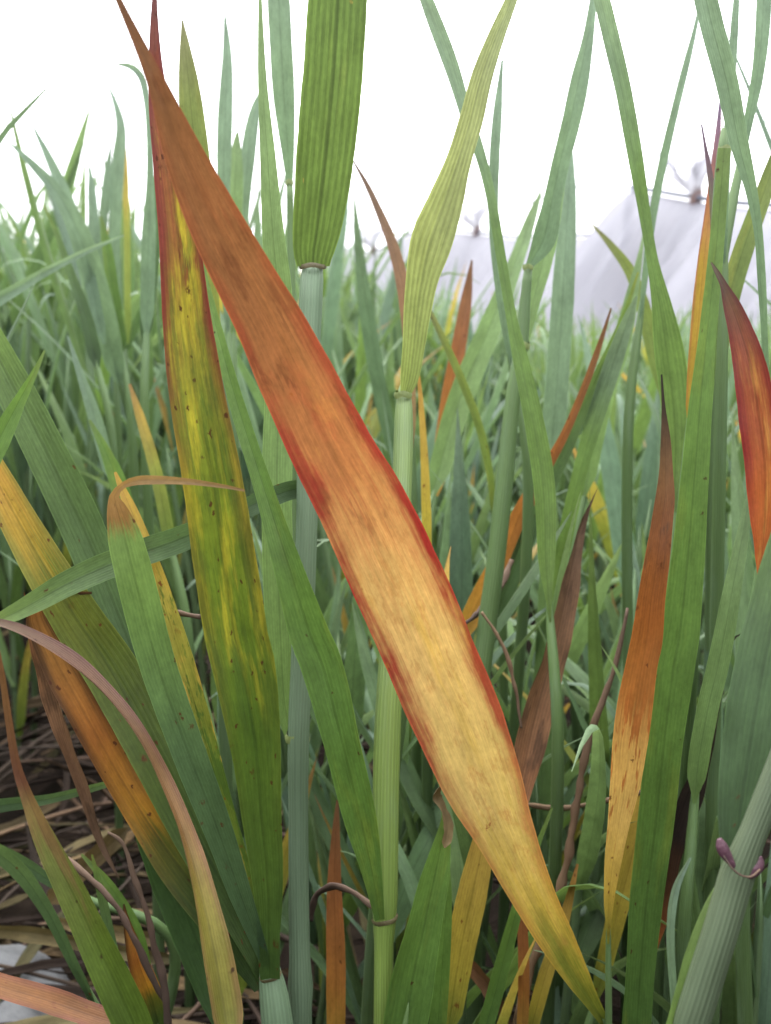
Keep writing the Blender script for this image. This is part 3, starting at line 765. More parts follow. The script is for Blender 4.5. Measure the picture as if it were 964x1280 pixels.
# the far crop, too many to count: one mass
def far_crop(around=False):
    V, F, UV, CM, MI = [], [], [], [], []
    base = []
    for i in range(14):
        lv = []
        hs_ = rng.uniform(.14, .24); az0 = rng.uniform(0, 6.28)
        for q in range(4):
            lv.append(free_leaf(.05 + q / 3 * (hs_ - .05), az0 + math.pi * q + rng.uniform(-.6, .6), R(rng.uniform(65, 88)), R(rng.uniform(25, 80)), rng.uniform(.12, .19), rng.uniform(.007, .0115), N=7, across=3, seed=500 + i * 7 + q))
        v = np.concatenate([l[0] for l in lv]); f = []; o = 0
        for l in lv:
            f += [tuple(a + o for a in q) for q in l[1]]; o += len(l[0])
        base.append((v, np.array(f), np.concatenate([np.array(l[2]) for l in lv]), np.concatenate([np.array(l[3]) for l in lv]), v[:, 2].max()))
    off = 0
    def add(x, y, s):
        nonlocal off
        v, f, uv, cm, top = base[rng.randrange(len(base))]
        a = rng.uniform(0, 6.28); c, sn = math.cos(a), math.sin(a); k = s / top; h = k ** .5
        q = np.stack([(v[:, 0] * c - v[:, 1] * sn) * h + x, (v[:, 0] * sn + v[:, 1] * c) * h + y, v[:, 2] * k], 1)
        V.append(q); F.append(f + off); UV.append(uv); CM.append(cm + rng.uniform(0, 50)); MI.append(np.full(len(f), rng.choice((0, 0, 1, 1, 2, 0, 1, 3 if rng.random() < .3 else 1)))); off += len(v)
    n = 0
    while around and n < 2000:                       # unseen plants added beside and behind the viewpoint to shade the lower stand
        a_ = rng.uniform(0, 6.283); q_ = .33 + 1.2 * rng.random() ** 1.3
        x, y = q_ * math.sin(a_), q_ * math.cos(a_) + .1
        if y > .15 and abs(zone(x, y) - 482) < 660: continue
        add(x, y, .44 + rng.uniform(-.05, .05)); n += 1
    while not around and n < 4200:
        y = 1.15 + 3.0 * rng.random() ** 1.25; x = rng.uniform(-.66, .66) * y
        px = zone(x, y)
        # the covered plot starts behind the crop at the right
        if px > 640 and y > 2.5: continue
        add(x, y, crop_top(px) + rng.uniform(-.06, .045)); n += 1
    n = 0
    while not around and n < 6500:
        y = 4.1 + 12 * rng.random() ** 1.4; x = rng.uniform(-.66, .40) * y
        px = zone(x, y)
        if px > 395: continue
        add(x, y, .42 + rng.uniform(-.08, .09)); n += 1
    n_seen = len(V)
    V_ = np.concatenate(V); F_ = np.concatenate(F); UV_ = np.concatenate(UV); CM_ = np.concatenate(CM); MI_ = np.concatenate(MI)
    me = bpy.data.meshes.new('far_crop')
    me.vertices.add(len(V_)); me.vertices.foreach_set('co', V_.ravel())
    me.loops.add(F_.size); me.loops.foreach_set('vertex_index', F_.ravel().astype(np.int32))
    me.polygons.add(len(F_)); me.polygons.foreach_set('loop_start', np.arange(0, F_.size, 4, dtype=np.int32))
    me.polygons.foreach_set('loop_total', np.full(len(F_), 4, np.int32))
    for nme, dat in (('uv', UV_), ('cm', CM_)):
        l = me.uv_layers.new(name=nme); l.data.foreach_set('uv', dat[F_.ravel()].astype(np.float32).ravel())
    for k in ('crop1', 'crop2', 'crop3', 'crop_y'): me.materials.append(M[k])
    me.polygons.foreach_set('material_index', MI_.astype(np.int32))
    me.polygons.foreach_set('use_smooth', [True] * len(F_))
    me.update(); me.validate()
    o = link('far_crop', me)
    tag(o, 'unseen green cereal crop added beside and behind the viewpoint for shade' if around else 'distant green cereal crop stretching away to the horizon', 'crop', kind='stuff')
    if around: o.name = 'unseen_shade_crop'
far_crop()
far_crop(True)

# ------------------------------------------------------------------ litter on the soil
def flat_leaf(L, W, seed, curl=.3):
    rs = random.Random(seed); N = 20
    a = 0; p = np.array([-L / 2, 0, .004]); C = []; 
    bend = rs.uniform(-.9, .9)
    for i in range(N):
        k = i / (N - 1); C.append(p.copy()); an = bend * (k - .5)
        p = p + L / (N - 1) * np.array([math.cos(an), math.sin(an), rs.uniform(-.1, .1) + .18 * math.sin(k * 3.14 * 2 + seed)])
    C = np.array(C); C[:, 2] = np.maximum(C[:, 2], .002)
    T = unit(np.gradient(C, axis=0)); Z = np.array([[0, 0, 1.0]] * N)
    A = unit(np.cross(Z, T)); Nn = unit(np.cross(T, A))
    tw = np.linspace(rs.uniform(-.5, .5), rs.uniform(-1.4, 1.4), N)[:, None]
    k = np.linspace(0, 1, N); Wd = W * np.clip(1 - np.abs(2 * k - 1) ** 3, .12, 1)
    return leaf_arrays(C, Wd, A * np.cos(tw) + Nn * np.sin(tw), Nn * np.cos(tw) - A * np.sin(tw), .5, 7, .0003, .12, seed % 13)
LIT = []
for i in range(14):
    ve, fa, uv, cm = flat_leaf(rng.uniform(.06, .16), rng.uniform(.0025, .0065), i + 3)
    LIT.append(mesh_from('dead_leaf', ve, fa, uv, M[rng.choice(['litter1', 'litter2', 'litter1', 'litter2', 'litter3', 'litter1', 'litter2'])], cm=cm))
STR = [tube_mesh('straw', [(-l / 2, 0, .003, .0007), (-l * .1, .006, .005, .001), (l * .2, .002, .007, .0009), (l / 2, -.01, .004, .0006)], M[m], sides=8, n=24, rag=.35) for l, m in ((.16, 'straw_dark'), (.12, 'straw'), (.10, 'darkstalk'), (.19, 'straw_dark'))]
for i in range(270):
    y = .36 + .5 * rng.random(); px = rng.uniform(-120, 350) if i < 190 else rng.uniform(300, 1050)
    x = (px - W0 / 2) / FPX * y
    straw = rng.random() < .28
    o = link('straw' if straw else 'dead_leaf', rng.choice(STR if straw else LIT), loc=(x, y, rng.uniform(.0, .045)))
    o.rotation_euler = (rng.uniform(-.25, .25), rng.uniform(-.22, .22), rng.uniform(0, 6.28)); k = rng.uniform(.8, 1.3); o.scale = (k, k, k)
    if straw: tag(o, 'dry straw stalk lying in the litter on the soil', 'straw', 'straw stalks in the litter')
    else: tag(o, 'withered dead leaf lying in the litter on the soil', 'dead leaf', 'dead leaves in the litter')

# ------------------------------------------------------------------ foreground shoots
D = dict
# the orange and red leaf that crosses the picture
shoot('cereal shoot with one broad orange leaf edged in red, tip up across its neighbours', [D(mat='hero', gutter=.20, wave=.03, N=80, across=15, twist=[6, -4, -8, -4], dep=[.262, .245, .225, .20, .178, .16], rows=[
    (1300, 757, 781), (1230, 710, 744), (1180, 674, 724), (1120, 636, 697), (1045, 592, 673), (980, 552, 657), (895, 511, 632), (830, 482, 604), (770, 455, 581), (695, 420, 547), (625, 388, 512), (577, 364, 482), (500, 330, 439), (450, 309, 411), (400, 289, 383), (350, 264, 352), (300, 241, 321), (200, 205, 261), (100, 182, 207), (0, 144, 153), (-60, 119, 124)])], r=.0026)

# left tiller with the mottled leaf and its companions
root, ob, st = shoot('tiller at the left bearing an upright mottled yellow-green leaf with reddish top among bluish leaves', [
    D(mat='mottle', N=80, across=13, gutter=.22, wave=.035, twist=[-5, 4, 8, 0], dep=[.2358, .231, .225, .215], rows=[(1224, 326, 350), (1208, 324, 350), (1170, 322, 350), (1130, 319, 353), (1080, 312, 354), (1030, 304, 352), (930, 288, 351), (830, 264, 344), (800, 257, 336), (700, 241, 320), (600, 228, 303), (500, 212, 282), (400, 203, 264), (300, 199, 249), (200, 191, 231), (130, 186, 212), (80, 186, 203), (30, 188, 198), (-10, 191, 196), (-40, 193, 195)]),
    D(mat='glauc_tip', N=90, gutter=.2, wave=.03, twist=[0, 10, 5, 0], dep=[.236, .225, .214, .212], rows=[('c', 333, 1205, 12), ('c', 305, 1130, 26), ('c', 270, 1030, 36), ('c', 232, 930, 42), ('c', 197, 830, 45), ('c', 168, 720, 46), ('c', 155, 668, 40), ('c', 146, 635, 24), ('c', 143, 620, 12), ('c', 152, 608, 8), ('c', 170, 601, 11), ('c', 195, 600, 11), ('c', 235, 602, 8), ('c', 280, 608, 5), ('c', 306, 613, 3)]),
    D(mat='glauc', N=60, gutter=.2, twist=[0, -10, -5], dep=[.244, .262, .255], rows=[('c', 328, 1215, 16), ('c', 292, 1120, 34), ('c', 240, 1000, 44), ('c', 195, 890, 50), ('c', 150, 775, 52), ('c', 112, 680, 53), ('c', 75, 600, 52), ('c', 20, 490, 46), ('c', -30, 395, 36), ('c', -75, 310, 18), ('c', -95, 270, 3)]),
    D(mat='yelgreen', N=60, gutter=.15, twist=[5, 5, 10], dep=[.242, .25, .245], rows=[('c', 330, 1220, 16), ('c', 300, 1150, 38), ('c', 250, 1050, 58), ('c', 195, 940, 66), ('c', 140, 840, 66), ('c', 90, 765, 60), ('c', 42, 685, 50), ('c', 5, 618, 42), ('c', -30, 550, 30), ('c', -60, 480, 10), ('c', -70, 450, 3)]),
    D(mat='mosaic', N=50, gutter=.2, dep=[.243, .24], rows=[('c', 332, 1200, 8), ('c', 305, 1090, 18), ('c', 272, 980, 24), ('c', 248, 895, 28), ('c', 222, 810, 30), ('c', 202, 745, 26), ('c', 183, 690, 22), ('c', 165, 640, 16), ('c', 152, 610, 9), ('c', 144, 590, 3)]),
    D(mat='orangefade', N=60, gutter=.3, wave=.1, twist=[0, 10, 30], dep=[.246, .25, .25], rows=[('c', 326, 1235, 18), ('c', 285, 1165, 46), ('c', 225, 1085, 52), ('c', 180, 1020, 42), ('c', 138, 950, 42), ('c', 100, 880, 44), ('c', 68, 820, 40), ('c', 45, 765, 26), ('c', 52, 745, 12), ('c', 80, 742, 7), ('c', 115, 741, 3)]),
], stem=[(333, 1140, 2, .246), (334, 1180, 14, .244), (337, 1208, 25, .2405), (342, 1240, 36, .240), (348, 1290, 40, .240), (356, 1340, 42, .242)], stem_mat_='stem_glauc')
collar(ob[0], root, 338, 1219, .2392, 26, 'collar_b', tilt=-14, h=2)
# dark broad leaf low behind it
shoot('low broad dark green leaf behind the left tiller', [D(mat='dark', dep=[.252, .262], twist=12, rows=[('c', 300, 1310, 30), ('c', 268, 1230, 50), ('c', 225, 1120, 56), ('c', 188, 1030, 44), ('c', 165, 960, 28), ('c', 150, 900, 4)])])
shoot('green leaf stretched sideways behind the folded-tip leaf', [D(mat='glauc', N=60, gutter=.2, twist=[0, -10, 10, 15], dep=[.272, .248, .238, .232, .230], rows=[('c', 420, 640, 12), ('c', 380, 612, 22), ('c', 326, 627, 25), ('c', 280, 650, 27), ('c', 220, 676, 33), ('c', 160, 697, 34), ('c', 90, 727, 32), ('c', 30, 760, 24), ('c', -20, 785, 12), ('c', -45, 800, 3)])], foot=(-.01, .30))
shoot('narrow arching leaf with a purple folded edge, growing in front of the orange leaf', [D(mat='purplefold', N=70, gutter=.5, wave=.05, twist=[20, 25, 50, 60, 40], dep=[.20, .205, .212, .21, .205], rows=[('c', 292, 1330, 34), ('c', 282, 1260, 38), ('c', 268, 1180, 34), ('c', 250, 1100, 26), ('c', 232, 1040, 20), ('c', 205, 975, 15), ('c', 175, 918, 13), ('c', 140, 872, 14), ('c', 98, 832, 16), ('c', 55, 803, 14), ('c', 10, 782, 10), ('c', -40, 772, 3)])])
shoot('green leaf with a withered purple-brown tip above the pale stone', [D(mat='browntip', N=60, gutter=.3, wave=.05, twist=[-10, -15, -30], dep=[.205, .205, .20], rows=[('c', 190, 1340, 42), ('c', 160, 1265, 46), ('c', 125, 1190, 42), ('c', 92, 1120, 36), ('c', 62, 1060, 28), ('c', 40, 1010, 18), ('c', 22, 960, 11), ('c', 12, 905, 9), ('c', 4, 850, 7), ('c', -4, 800, 3)])])
shoot('short pointed green leaf beside the bluish leaf', [D(mat='green', twist=[10, 30], dep=[.21, .225], rows=[('c', -60, 660, 30), ('c', -30, 605, 30), ('c', 0, 548, 26), ('c', 25, 500, 15), ('c', 42, 468, 8), ('c', 56, 438, 2)])], foot=(-.13, .22))
shoot('pale thin leaf lying across the blurred crop', [D(mat='grey', twist=[0, 30], dep=[.42, .5], gutter=.4, rows=[('c', -120, 440, 20), ('c', -50, 400, 18), ('c', 0, 373, 15), ('c', 60, 338, 10), ('c', 110, 313, 6), ('c', 155, 294, 2)])], foot=(-.24, .46))
shoot('thin green leaf reaching over the litter', [D(mat='glauc', twist=[0, 20], dep=[.25, .3], rows=[('c', -60, 1015, 16), ('c', 0, 1007, 17), ('c', 60, 999, 12), ('c', 120, 984, 9), ('c', 178, 967, 3)])], foot=(-.14, .27))
shoot('narrow bluish leaf bending over the pale stone', [D(mat='glauc', dep=[.29, .27], rows=[('c', 118, 1255, 8), ('c', 92, 1205, 12), ('c', 60, 1140, 16), ('c', 20, 1085, 20), ('c', -30, 1050, 18), ('c', -80, 1030, 4)])])
shoot('second narrow bluish leaf above the litter', [D(mat='glauc', dep=[.32, .30], rows=[('c', 110, 1125, 6), ('c', 72, 1107, 12), ('c', 30, 1080, 16), ('c', -20, 1055, 14), ('c', -60, 1040, 4)])], foot=(-.085, .31))
shoot('pair of small young green blades standing in the litter', [D(mat='glauc', dep=.27, rows=[('c', 165, 1290, 12), ('c', 140, 1180, 12), ('c', 125, 1110, 10), ('c', 115, 1068, 2)]), D(mat='green', dep=.275, rows=[('c', 190, 1280, 14), ('c', 172, 1170, 16), ('c', 135, 1105, 12), ('c', 102, 1068, 3)])])
shoot('small leaf half brown and half green in the litter', [D(mat='orangefade', dep=.265, gutter=.4, rows=[('c', 205, 1310, 30), ('c', 190, 1250, 30), ('c', 172, 1200, 24), ('c', 158, 1150, 8), ('c', 155, 1130, 2)])])
shoot('orange leaf with a pink edge lying over the pale stone', [D(mat='orangepink', dep=[.27, .275, .28], twist=[20, 30], rows=[('c', 190, 1292, 22), ('c', 125, 1272, 27), ('c', 60, 1250, 30), ('c', 0, 1232, 28), ('c', -60, 1210, 22), ('c', -120, 1180, 3)])], foot=(-.045, .285))
def dead(label, rows, dep, mat='brown', name='dead_leaf', twist=0.0, gutter=.5, thick=0.0, cat='dead leaf', wave=.15):
    a = P(rows[0][1], rows[0][2], np.atleast_1d(dep)[0])
    r = empty(name, (a.x, a.y, a.z)); tag(r, label, cat)
    o, _, _ = blade(r, rows, dep, mat, twist=twist, gutter=gutter, thick=thick, wave=wave, taper=True)
    me = o.data; loc = r.location.copy(); bpy.data.objects.remove(o); bpy.data.objects.remove(r)
    q = link(name, me, loc=loc); tag(q, label, cat); return q
def stalk(label, pts, mat='straw', name='straw', cat='straw'):
    p0 = P(pts[0][0], pts[0][1], pts[0][3])
    me = tube_mesh(name, [tuple(P(x, y, d)) + (w_ * d / FPX / 2,) for x, y, w_, d in pts], M[mat], sides=9, n=60, off=p0, rag=.55, ell=.6)
    q = link(name, me, loc=p0); tag(q, label, cat); return q
dead('wide pale dry leaf sheath leaning in the litter', [('c', 60, 1130, 22), ('c', 105, 1085, 24), ('c', 160, 1035, 22)], [.42, .40], 'tan')
stalk('thin grey withered stalk curling up from the litter', [(212, 1290, 10, .25), (200, 1210, 10, .25), (185, 1150, 9, .25), (165, 1085, 7, .25), (150, 1050, 5, .25), (135, 1040, 3, .25)], 'darkstalk', 'withered_stalk', 'dry stalk')
stalk('dark twisted dry stalk running behind the brown-tipped leaf', [(212, 1262, 3, .26), (195, 1230, 8, .26), (150, 1140, 9, .262), (115, 1100, 8, .265), (85, 1075, 7, .27)], 'darkstalk', 'withered_stalk', 'dry stalk')
dead('long pink-tan dry leaf lying flat on the litter beside the stone', [('c', -40, 1160, 14), ('c', 60, 1170, 18), ('c', 140, 1188, 16), ('c', 230, 1200, 16)], [.40, .38], 'tan', twist=30)
dead('second long tan dry leaf across the litter', [('c', 60, 1150, 10), ('c', 140, 1165, 18), ('c', 220, 1178, 16)], [.43, .40], 'tan', twist=20)
stalk('short pale straw wedged behind the bluish folded leaf', [(180, 757, 6, .243), (215, 765, 7, .246), (250, 771, 6, .243)], 'straw')

# the stem with the flag leaf and the pale leaf
root, ob, st = shoot('tall stem carrying a broad green flag leaf cut off by the sky', [
    D(mat='flag', N=60, across=13, gutter=.10, wave=.02, twist=[4, -6], dep=[.256, .245, .235], rows=[(333, 371, 412), (318, 367, 416), (290, 366, 425), (250, 367, 434), (200, 370, 442), (100, 378, 453), (0, 385, 459), (-120, 396, 462), (-240, 415, 455), (-320, 434, 440)]),
    D(mat='pale', N=60, gutter=.2, twist=[0, 10, 15], dep=[.262, .27, .26], rows=[('c', 365, 928, 12), ('c', 356, 880, 26), ('c', 350, 780, 36), ('c', 346, 640, 38), ('c', 348, 500, 36), ('c', 348, 370, 34), ('c', 342, 300, 28), ('c', 335, 200, 20), ('c', 328, 100, 11), ('c', 326, 40, 7), ('c', 325, -20, 3)]),
], stem=[(396, 285, 2, .266), (394, 312, 14, .263), (391, 332, 26, .258), (390, 345, 29, .258), (386, 450, 28, .258), (384, 640, 27, .258), (377, 830, 27, .258), (373, 930, 27, .256), (373, 1010, 25, .256), (374, 1150, 26, .256), (377, 1290, 27, .256)], stem_mat_='stem_glauc', bulge=((.46, .22, .008),))
collar(ob[0], root, 391, 333, .257, 31, 'collar_b', h=3)
collar(ob[1], root, 372, 922, .2565, 28, 'collar', h=5, tilt=8)
# the stem with the striped leaf and the green leaf low down
root, ob, st = shoot('stem with a bulging yellow-green striped leaf above and a smooth green leaf below', [
    D(mat='stripe', N=60, across=15, gutter=.28, wave=.02, twist=[0, 12, 5], dep=[.268, .262, .262, .27], rows=[(497, 500, 511), (475, 500, 523), (430, 503, 532), (400, 504, 537), (350, 507, 548), (300, 512, 567), (250, 534, 580), (200, 557, 590), (150, 573, 604), (100, 587, 615), (50, 607, 630), (0, 631, 647), (-60, 658, 666), (-110, 680, 682)]),
    D(mat='green', N=70, across=13, gutter=.22, twist=[0, -8, -15, 0], dep=[.246, .236, .236, .245, .25], rows=[('c', 475, 1150, 12), ('c', 465, 1090, 25), ('c', 452, 1030, 40), ('c', 428, 930, 45), ('c', 402, 830, 52), ('c', 388, 795, 50), ('c', 358, 700, 35), ('c', 328, 605, 24), ('c', 295, 500, 19), ('c', 268, 400, 13), ('c', 250, 330, 10), ('c', 236, 270, 4)]),
], stem=[(512, 450, 2, .276), (508, 476, 10, .273), (505, 494, 18, .269), (505, 520, 23, .269), (502, 620, 25, .266), (494, 760, 30, .262), (485, 900, 33, .256), (482, 1020, 33, .252), (481, 1140, 31, .250), (480, 1170, 25, .250), (480, 1290, 26, .250)], stem_mat_='sheath')
collar(ob[0], root, 504, 493, .268, 20, 'collar', h=4)
collar(ob[1], root, 481, 1147, .2498, 30, 'collar_b', h=3, tilt=-12)

# middle and right
root, ob, st = shoot('slender stem bearing a long grey-green blade that rises to the right', [
    D(mat='grey', gutter=.25, twist=[10, 25], dep=[.335, .33], rows=[(333, 656, 666), (300, 664, 695), (250, 679, 702), (200, 690, 713), (150, 702, 726), (100, 713, 736), (50, 727, 742), (0, 737, 746), (-40, 745, 748)]),
    D(mat='pale', dep=[.345, .36], twist=-20, rows=[('c', 655, 440, 6), ('c', 668, 370, 20), ('c', 682, 310, 26), ('c', 694, 250, 20), ('c', 704, 200, 10), ('c', 708, 165, 3)]),
], stem=[(661, 330, 10, .336), (657, 370, 13, .337), (652, 430, 17, .338), (641, 500, 19, .338), (631, 600, 22, .338), (620, 700, 23, .338), (608, 790, 24, .338), (596, 900, 25, .338)])
collar(ob[0], root, 660, 334, .335, 12, 'collar', h=3)
collar(ob[1], root, 653, 432, .337, 18, 'collar', h=4)
shoot('twisting light green leaf hanging its blade beside the slender stem', [D(mat='light', N=70, gutter=.3, twist=[10, 15, 10, 50, 20], dep=[.30, .305, .31, .315], rows=[('c', 688, 778, 9), ('c', 683, 700, 21), ('c', 682, 640, 25), ('c', 678, 590, 26), ('c', 666, 520, 24), ('c', 652, 455, 20), ('c', 640, 400, 14), ('c', 626, 320, 12), ('c', 612, 240, 12), ('c', 600, 195, 13), ('c', 582, 145, 17), ('c', 562, 80, 19), ('c', 540, 20, 18), ('c', 522, -30, 12), ('c', 510, -70, 3)])], foot=(.05, .31))
shoot('thin upright green blade crossing the striped leaf', [D(mat='grey', dep=.35, twist=20, rows=[('c', 640, 460, 8), ('c', 625, 370, 10), ('c', 617, 280, 12), ('c', 618, 200, 13), ('c', 622, 140, 11), ('c', 628, 75, 3)])], foot=(.04, .36))
shoot('straight upright grey-green blade with pointed tip against the white net', [D(mat='grey', dep=.41, twist=[0, 10], rows=[('c', 686, 640, 14), ('c', 690, 560, 26), ('c', 700, 430, 29), ('c', 706, 330, 26), ('c', 711, 240, 18), ('c', 713, 170, 3)])], foot=(.065, .43))
shoot('broad slanting pale blade behind the slender stem', [D(mat='pale', dep=[.45, .5], twist=15, rows=[('c', 540, 620, 24), ('c', 575, 500, 32), ('c', 612, 410, 28), ('c', 642, 335, 20), ('c', 665, 270, 12), ('c', 676, 240, 3)])], foot=(.02, .47))
shoot('pinkish brown leaf rising behind the striped leaf', [D(mat='pinkbrown', dep=[.40, .38], twist=[0, 20], rows=[('c', 515, 560, 10), ('c', 512, 440, 14), ('c', 504, 360, 16), ('c', 492, 310, 14), ('c', 472, 260, 9), ('c', 458, 230, 6), ('c', 441, 200, 2)])], foot=(.01, .42))
shoot('brown-green blade with an orange tip between two stems', [D(mat='orangedead', dep=.48, rows=[('c', 545, 620, 18), ('c', 562, 500, 22), ('c', 574, 430, 18), ('c', 583, 375, 14), ('c', 590, 325, 2)])], foot=(.03, .5))
shoot('thin yellowish leaf hanging down behind the striped leaf', [D(mat='olive', dep=[.42, .40], gutter=.5, rows=[('c', 618, 650, 6), ('c', 612, 590, 9), ('c', 598, 530, 10), ('c', 575, 470, 10), ('c', 550, 415, 8), ('c', 530, 375, 4)])], foot=(.05, .42))
shoot('narrow tan blade just right of the striped stem', [D(mat='yellow', dep=.35, gutter=.4, rows=[('c', 534, 720, 12), ('c', 533, 640, 12), ('c', 530, 560, 9), ('c', 526, 500, 6), ('c', 522, 455, 2)])])

shoot('tall drooping green leaf from the sky down behind the dark-tipped leaf', [D(mat='light', N=60, gutter=.35, twist=[10, 30, 10], dep=[.30, .30, .29], rows=[('c', 842, 640, 22), ('c', 846, 560, 30), ('c', 842, 490, 36), ('c', 834, 430, 34), ('c', 826, 380, 24), ('c', 814, 320, 14), ('c', 804, 260, 15), ('c', 794, 200, 18), ('c', 778, 110, 20), ('c', 764, 50, 21), ('c', 752, 0, 20), ('c', 735, -60, 14), ('c', 722, -110, 3)])], foot=(.085, .31))
shoot('leaf with near-black tip, orange-brown middle and pale tan base', [D(mat='tan_orange', N=80, across=13, gutter=.22, wave=.05, twist=[10, -5, 5, 25], dep=[.255, .245, .238, .238], rows=[(1180, 757, 764), (1130, 755, 767), (1080, 756, 776), (1030, 760, 787), (980, 763, 800), (930, 766, 809), (880, 772, 816), (830, 783, 822), (800, 789, 828), (750, 797, 831), (700, 806, 837), (650, 815, 841), (620, 820, 843), (590, 824, 841), (550, 826, 838), (510, 827, 832), (468, 826, 828)])], r=.0009)
root, ob, st = shoot('very long straight green leaf running up to the sky beside the dark-tipped leaf', [
    D(mat='green', N=80, across=13, gutter=.14, wave=.02, twist=[-5, 5, 10], dep=[.268, .264, .262, .262], rows=[(1310, 776, 812), (1230, 782, 817), (1130, 787, 828), (1030, 797, 842), (930, 807, 853), (830, 817, 868), (800, 824, 873), (700, 839, 880), (600, 851, 885), (500, 862, 890), (430, 872, 894), (330, 884, 903), (250, 892, 909), (185, 898, 913)]),
    D(mat='grey', N=60, gutter=.3, twist=[60, 30, 0, 0], dep=[.262, .25, .24], rows=[('c', 957, 500, 8), ('c', 955, 420, 8), ('c', 951, 340, 10), ('c', 947, 285, 11), ('c', 938, 235, 15), ('c', 924, 180, 22), ('c', 908, 100, 27), ('c', 892, 40, 28), ('c', 880, -10, 27), ('c', 862, -70, 18), ('c', 848, -120, 3)]),
], stem=[(907, 160, 10, .268), (902, 200, 14, .27), (893, 330, 14, .272), (880, 500, 16, .273), (862, 700, 18, .274), (840, 900, 20, .276), (815, 1100, 22, .278), (795, 1290, 24, .280)])
collar(ob[0], root, 906, 187, .266, 15, 'collar', h=4)
shoot('thin blade rising above the tall stem into the sky', [D(mat='grey', dep=[.285, .28], twist=30, rows=[('c', 905, 330, 6), ('c', 908, 200, 10), ('c', 914, 100, 10), ('c', 919, 20, 9), ('c', 924, -50, 3)])], foot=(.095, .29))
shoot('curved grey-green blade at the right edge of the sky', [D(mat='grey', dep=.30, twist=[0, 25], rows=[('c', 925, 210, 6), ('c', 936, 150, 12), ('c', 946, 100, 15), ('c', 952, 50, 17), ('c', 955, 0, 18), ('c', 957, -60, 12), ('c', 960, -110, 3)])], foot=(.10, .31))
shoot('thin slanting green blade in front of the leaning post', [D(mat='grey', dep=.36, twist=20, rows=[('c', 800, 400, 6), ('c', 815, 275, 10), ('c', 826, 215, 11), ('c', 842, 145, 10), ('c', 858, 80, 9), ('c', 868, 40, 6), ('c', 878, -10, 2)])], foot=(.09, .37))
shoot('yellow blade with a purple tip beside the tall stem', [D(mat='yellowedge', dep=.28, twist=[0, 20], rows=[('c', 862, 540, 12), ('c', 869, 450, 17), ('c', 876, 370, 18), ('c', 882, 310, 15), ('c', 889, 250, 12), ('c', 893, 210, 9), ('c', 898, 160, 6), ('c', 901, 120, 2)])], foot=(.08, .30))
shoot('narrow green blade ending in a thin dark purple tip', [D(mat='purplegreen', dep=.276, twist=10, rows=[('c', 880, 560, 12), ('c', 888, 430, 16), ('c', 893, 340, 13), ('c', 893, 280, 10), ('c', 888, 220, 7), ('c', 882, 185, 4), ('c', 877, 155, 2)])], foot=(.085, .295))
shoot('olive blade slanting up to the right before the white net', [D(mat='olive', dep=.31, twist=[5, 15], rows=[('c', 880, 520, 22), ('c', 898, 430, 26), ('c', 912, 370, 26), ('c', 930, 310, 24), ('c', 950, 255, 22), ('c', 970, 200, 18), ('c', 995, 130, 4)])], foot=(.085, .325))
shoot('red and orange leaf with a curled dark tip at the right', [D(mat='redright', N=70, across=13, gutter=.25, wave=.06, twist=[0, -10, -10, 30], dep=[.235, .232, .232, .235], rows=[('c', 948, 730, 8), ('c', 953, 690, 18), ('c', 956, 640, 36), ('c', 955, 580, 46), ('c', 948, 520, 46), ('c', 938, 460, 40), ('c', 926, 415, 30), ('c', 914, 380, 20), ('c', 904, 355, 9), ('c', 896, 340, 6), ('c', 889, 328, 2)])], foot=(.095, .245))
root, ob, st = shoot('thick stem with purple ears and a broad bluish blade at the right', [
    D(mat='glauc', N=60, across=13, gutter=.18, twist=[-10, -15, -10], dep=[.186, .19, .195], rows=[('c', 916, 1070, 26), ('c', 921, 1040, 44), ('c', 932, 960, 62), ('c', 948, 860, 66), ('c', 966, 770, 62), ('c', 985, 690, 52), ('c', 1008, 600, 36), ('c', 1030, 520, 4)]),
    D(mat='stem_blade' if False else 'pale', N=40, gutter=.5, twist=20, dep=[.184, .187], rows=[('c', 838, 1330, 34), ('c', 858, 1240, 30), ('c', 880, 1160, 24), ('c', 905, 1100, 12), ('c', 915, 1080, 3)]),
], stem=[(1010, 860, 32, .178), (985, 930, 33, .179), (958, 1000, 34, .180), (934, 1060, 35, .181), (926, 1080, 42, .181), (920, 1098, 43, .182), (902, 1160, 43, .182), (880, 1230, 44, .183), (860, 1300, 44, .184)], stem_mat_='stem_p')
for claw in (((899, 1048, 6), (902, 1056, 14), (907, 1066, 17), (913, 1076, 11), (919, 1084, 4)), ((950, 1070, 4), (949, 1079, 11), (944, 1088, 13), (937, 1095, 8), (930, 1099, 3))):
    me = tube_mesh('auricle', [tuple(P(x, y, .1794)) + (w_ * .1794 / FPX / 2,) for x, y, w_ in claw], M['auricle'], sides=12, n=30, off=root.location, ell=.45, rag=.3)
    o = link('auricle', me, ob[0]); o['label'] = 'purple leaf ear clasping the stem'

me = tube_mesh('collar', [tuple(P(x, y, d)) + (2.2 * d / FPX / 2,) for x, y, d in ((905, 1070, .1775), (914, 1084, .1765), (926, 1094, .1762), (938, 1096, .1765), (950, 1087, .1775))], M['darkstalk'], sides=8, n=24, off=root.location, rag=.4)
link('collar', me, ob[0])

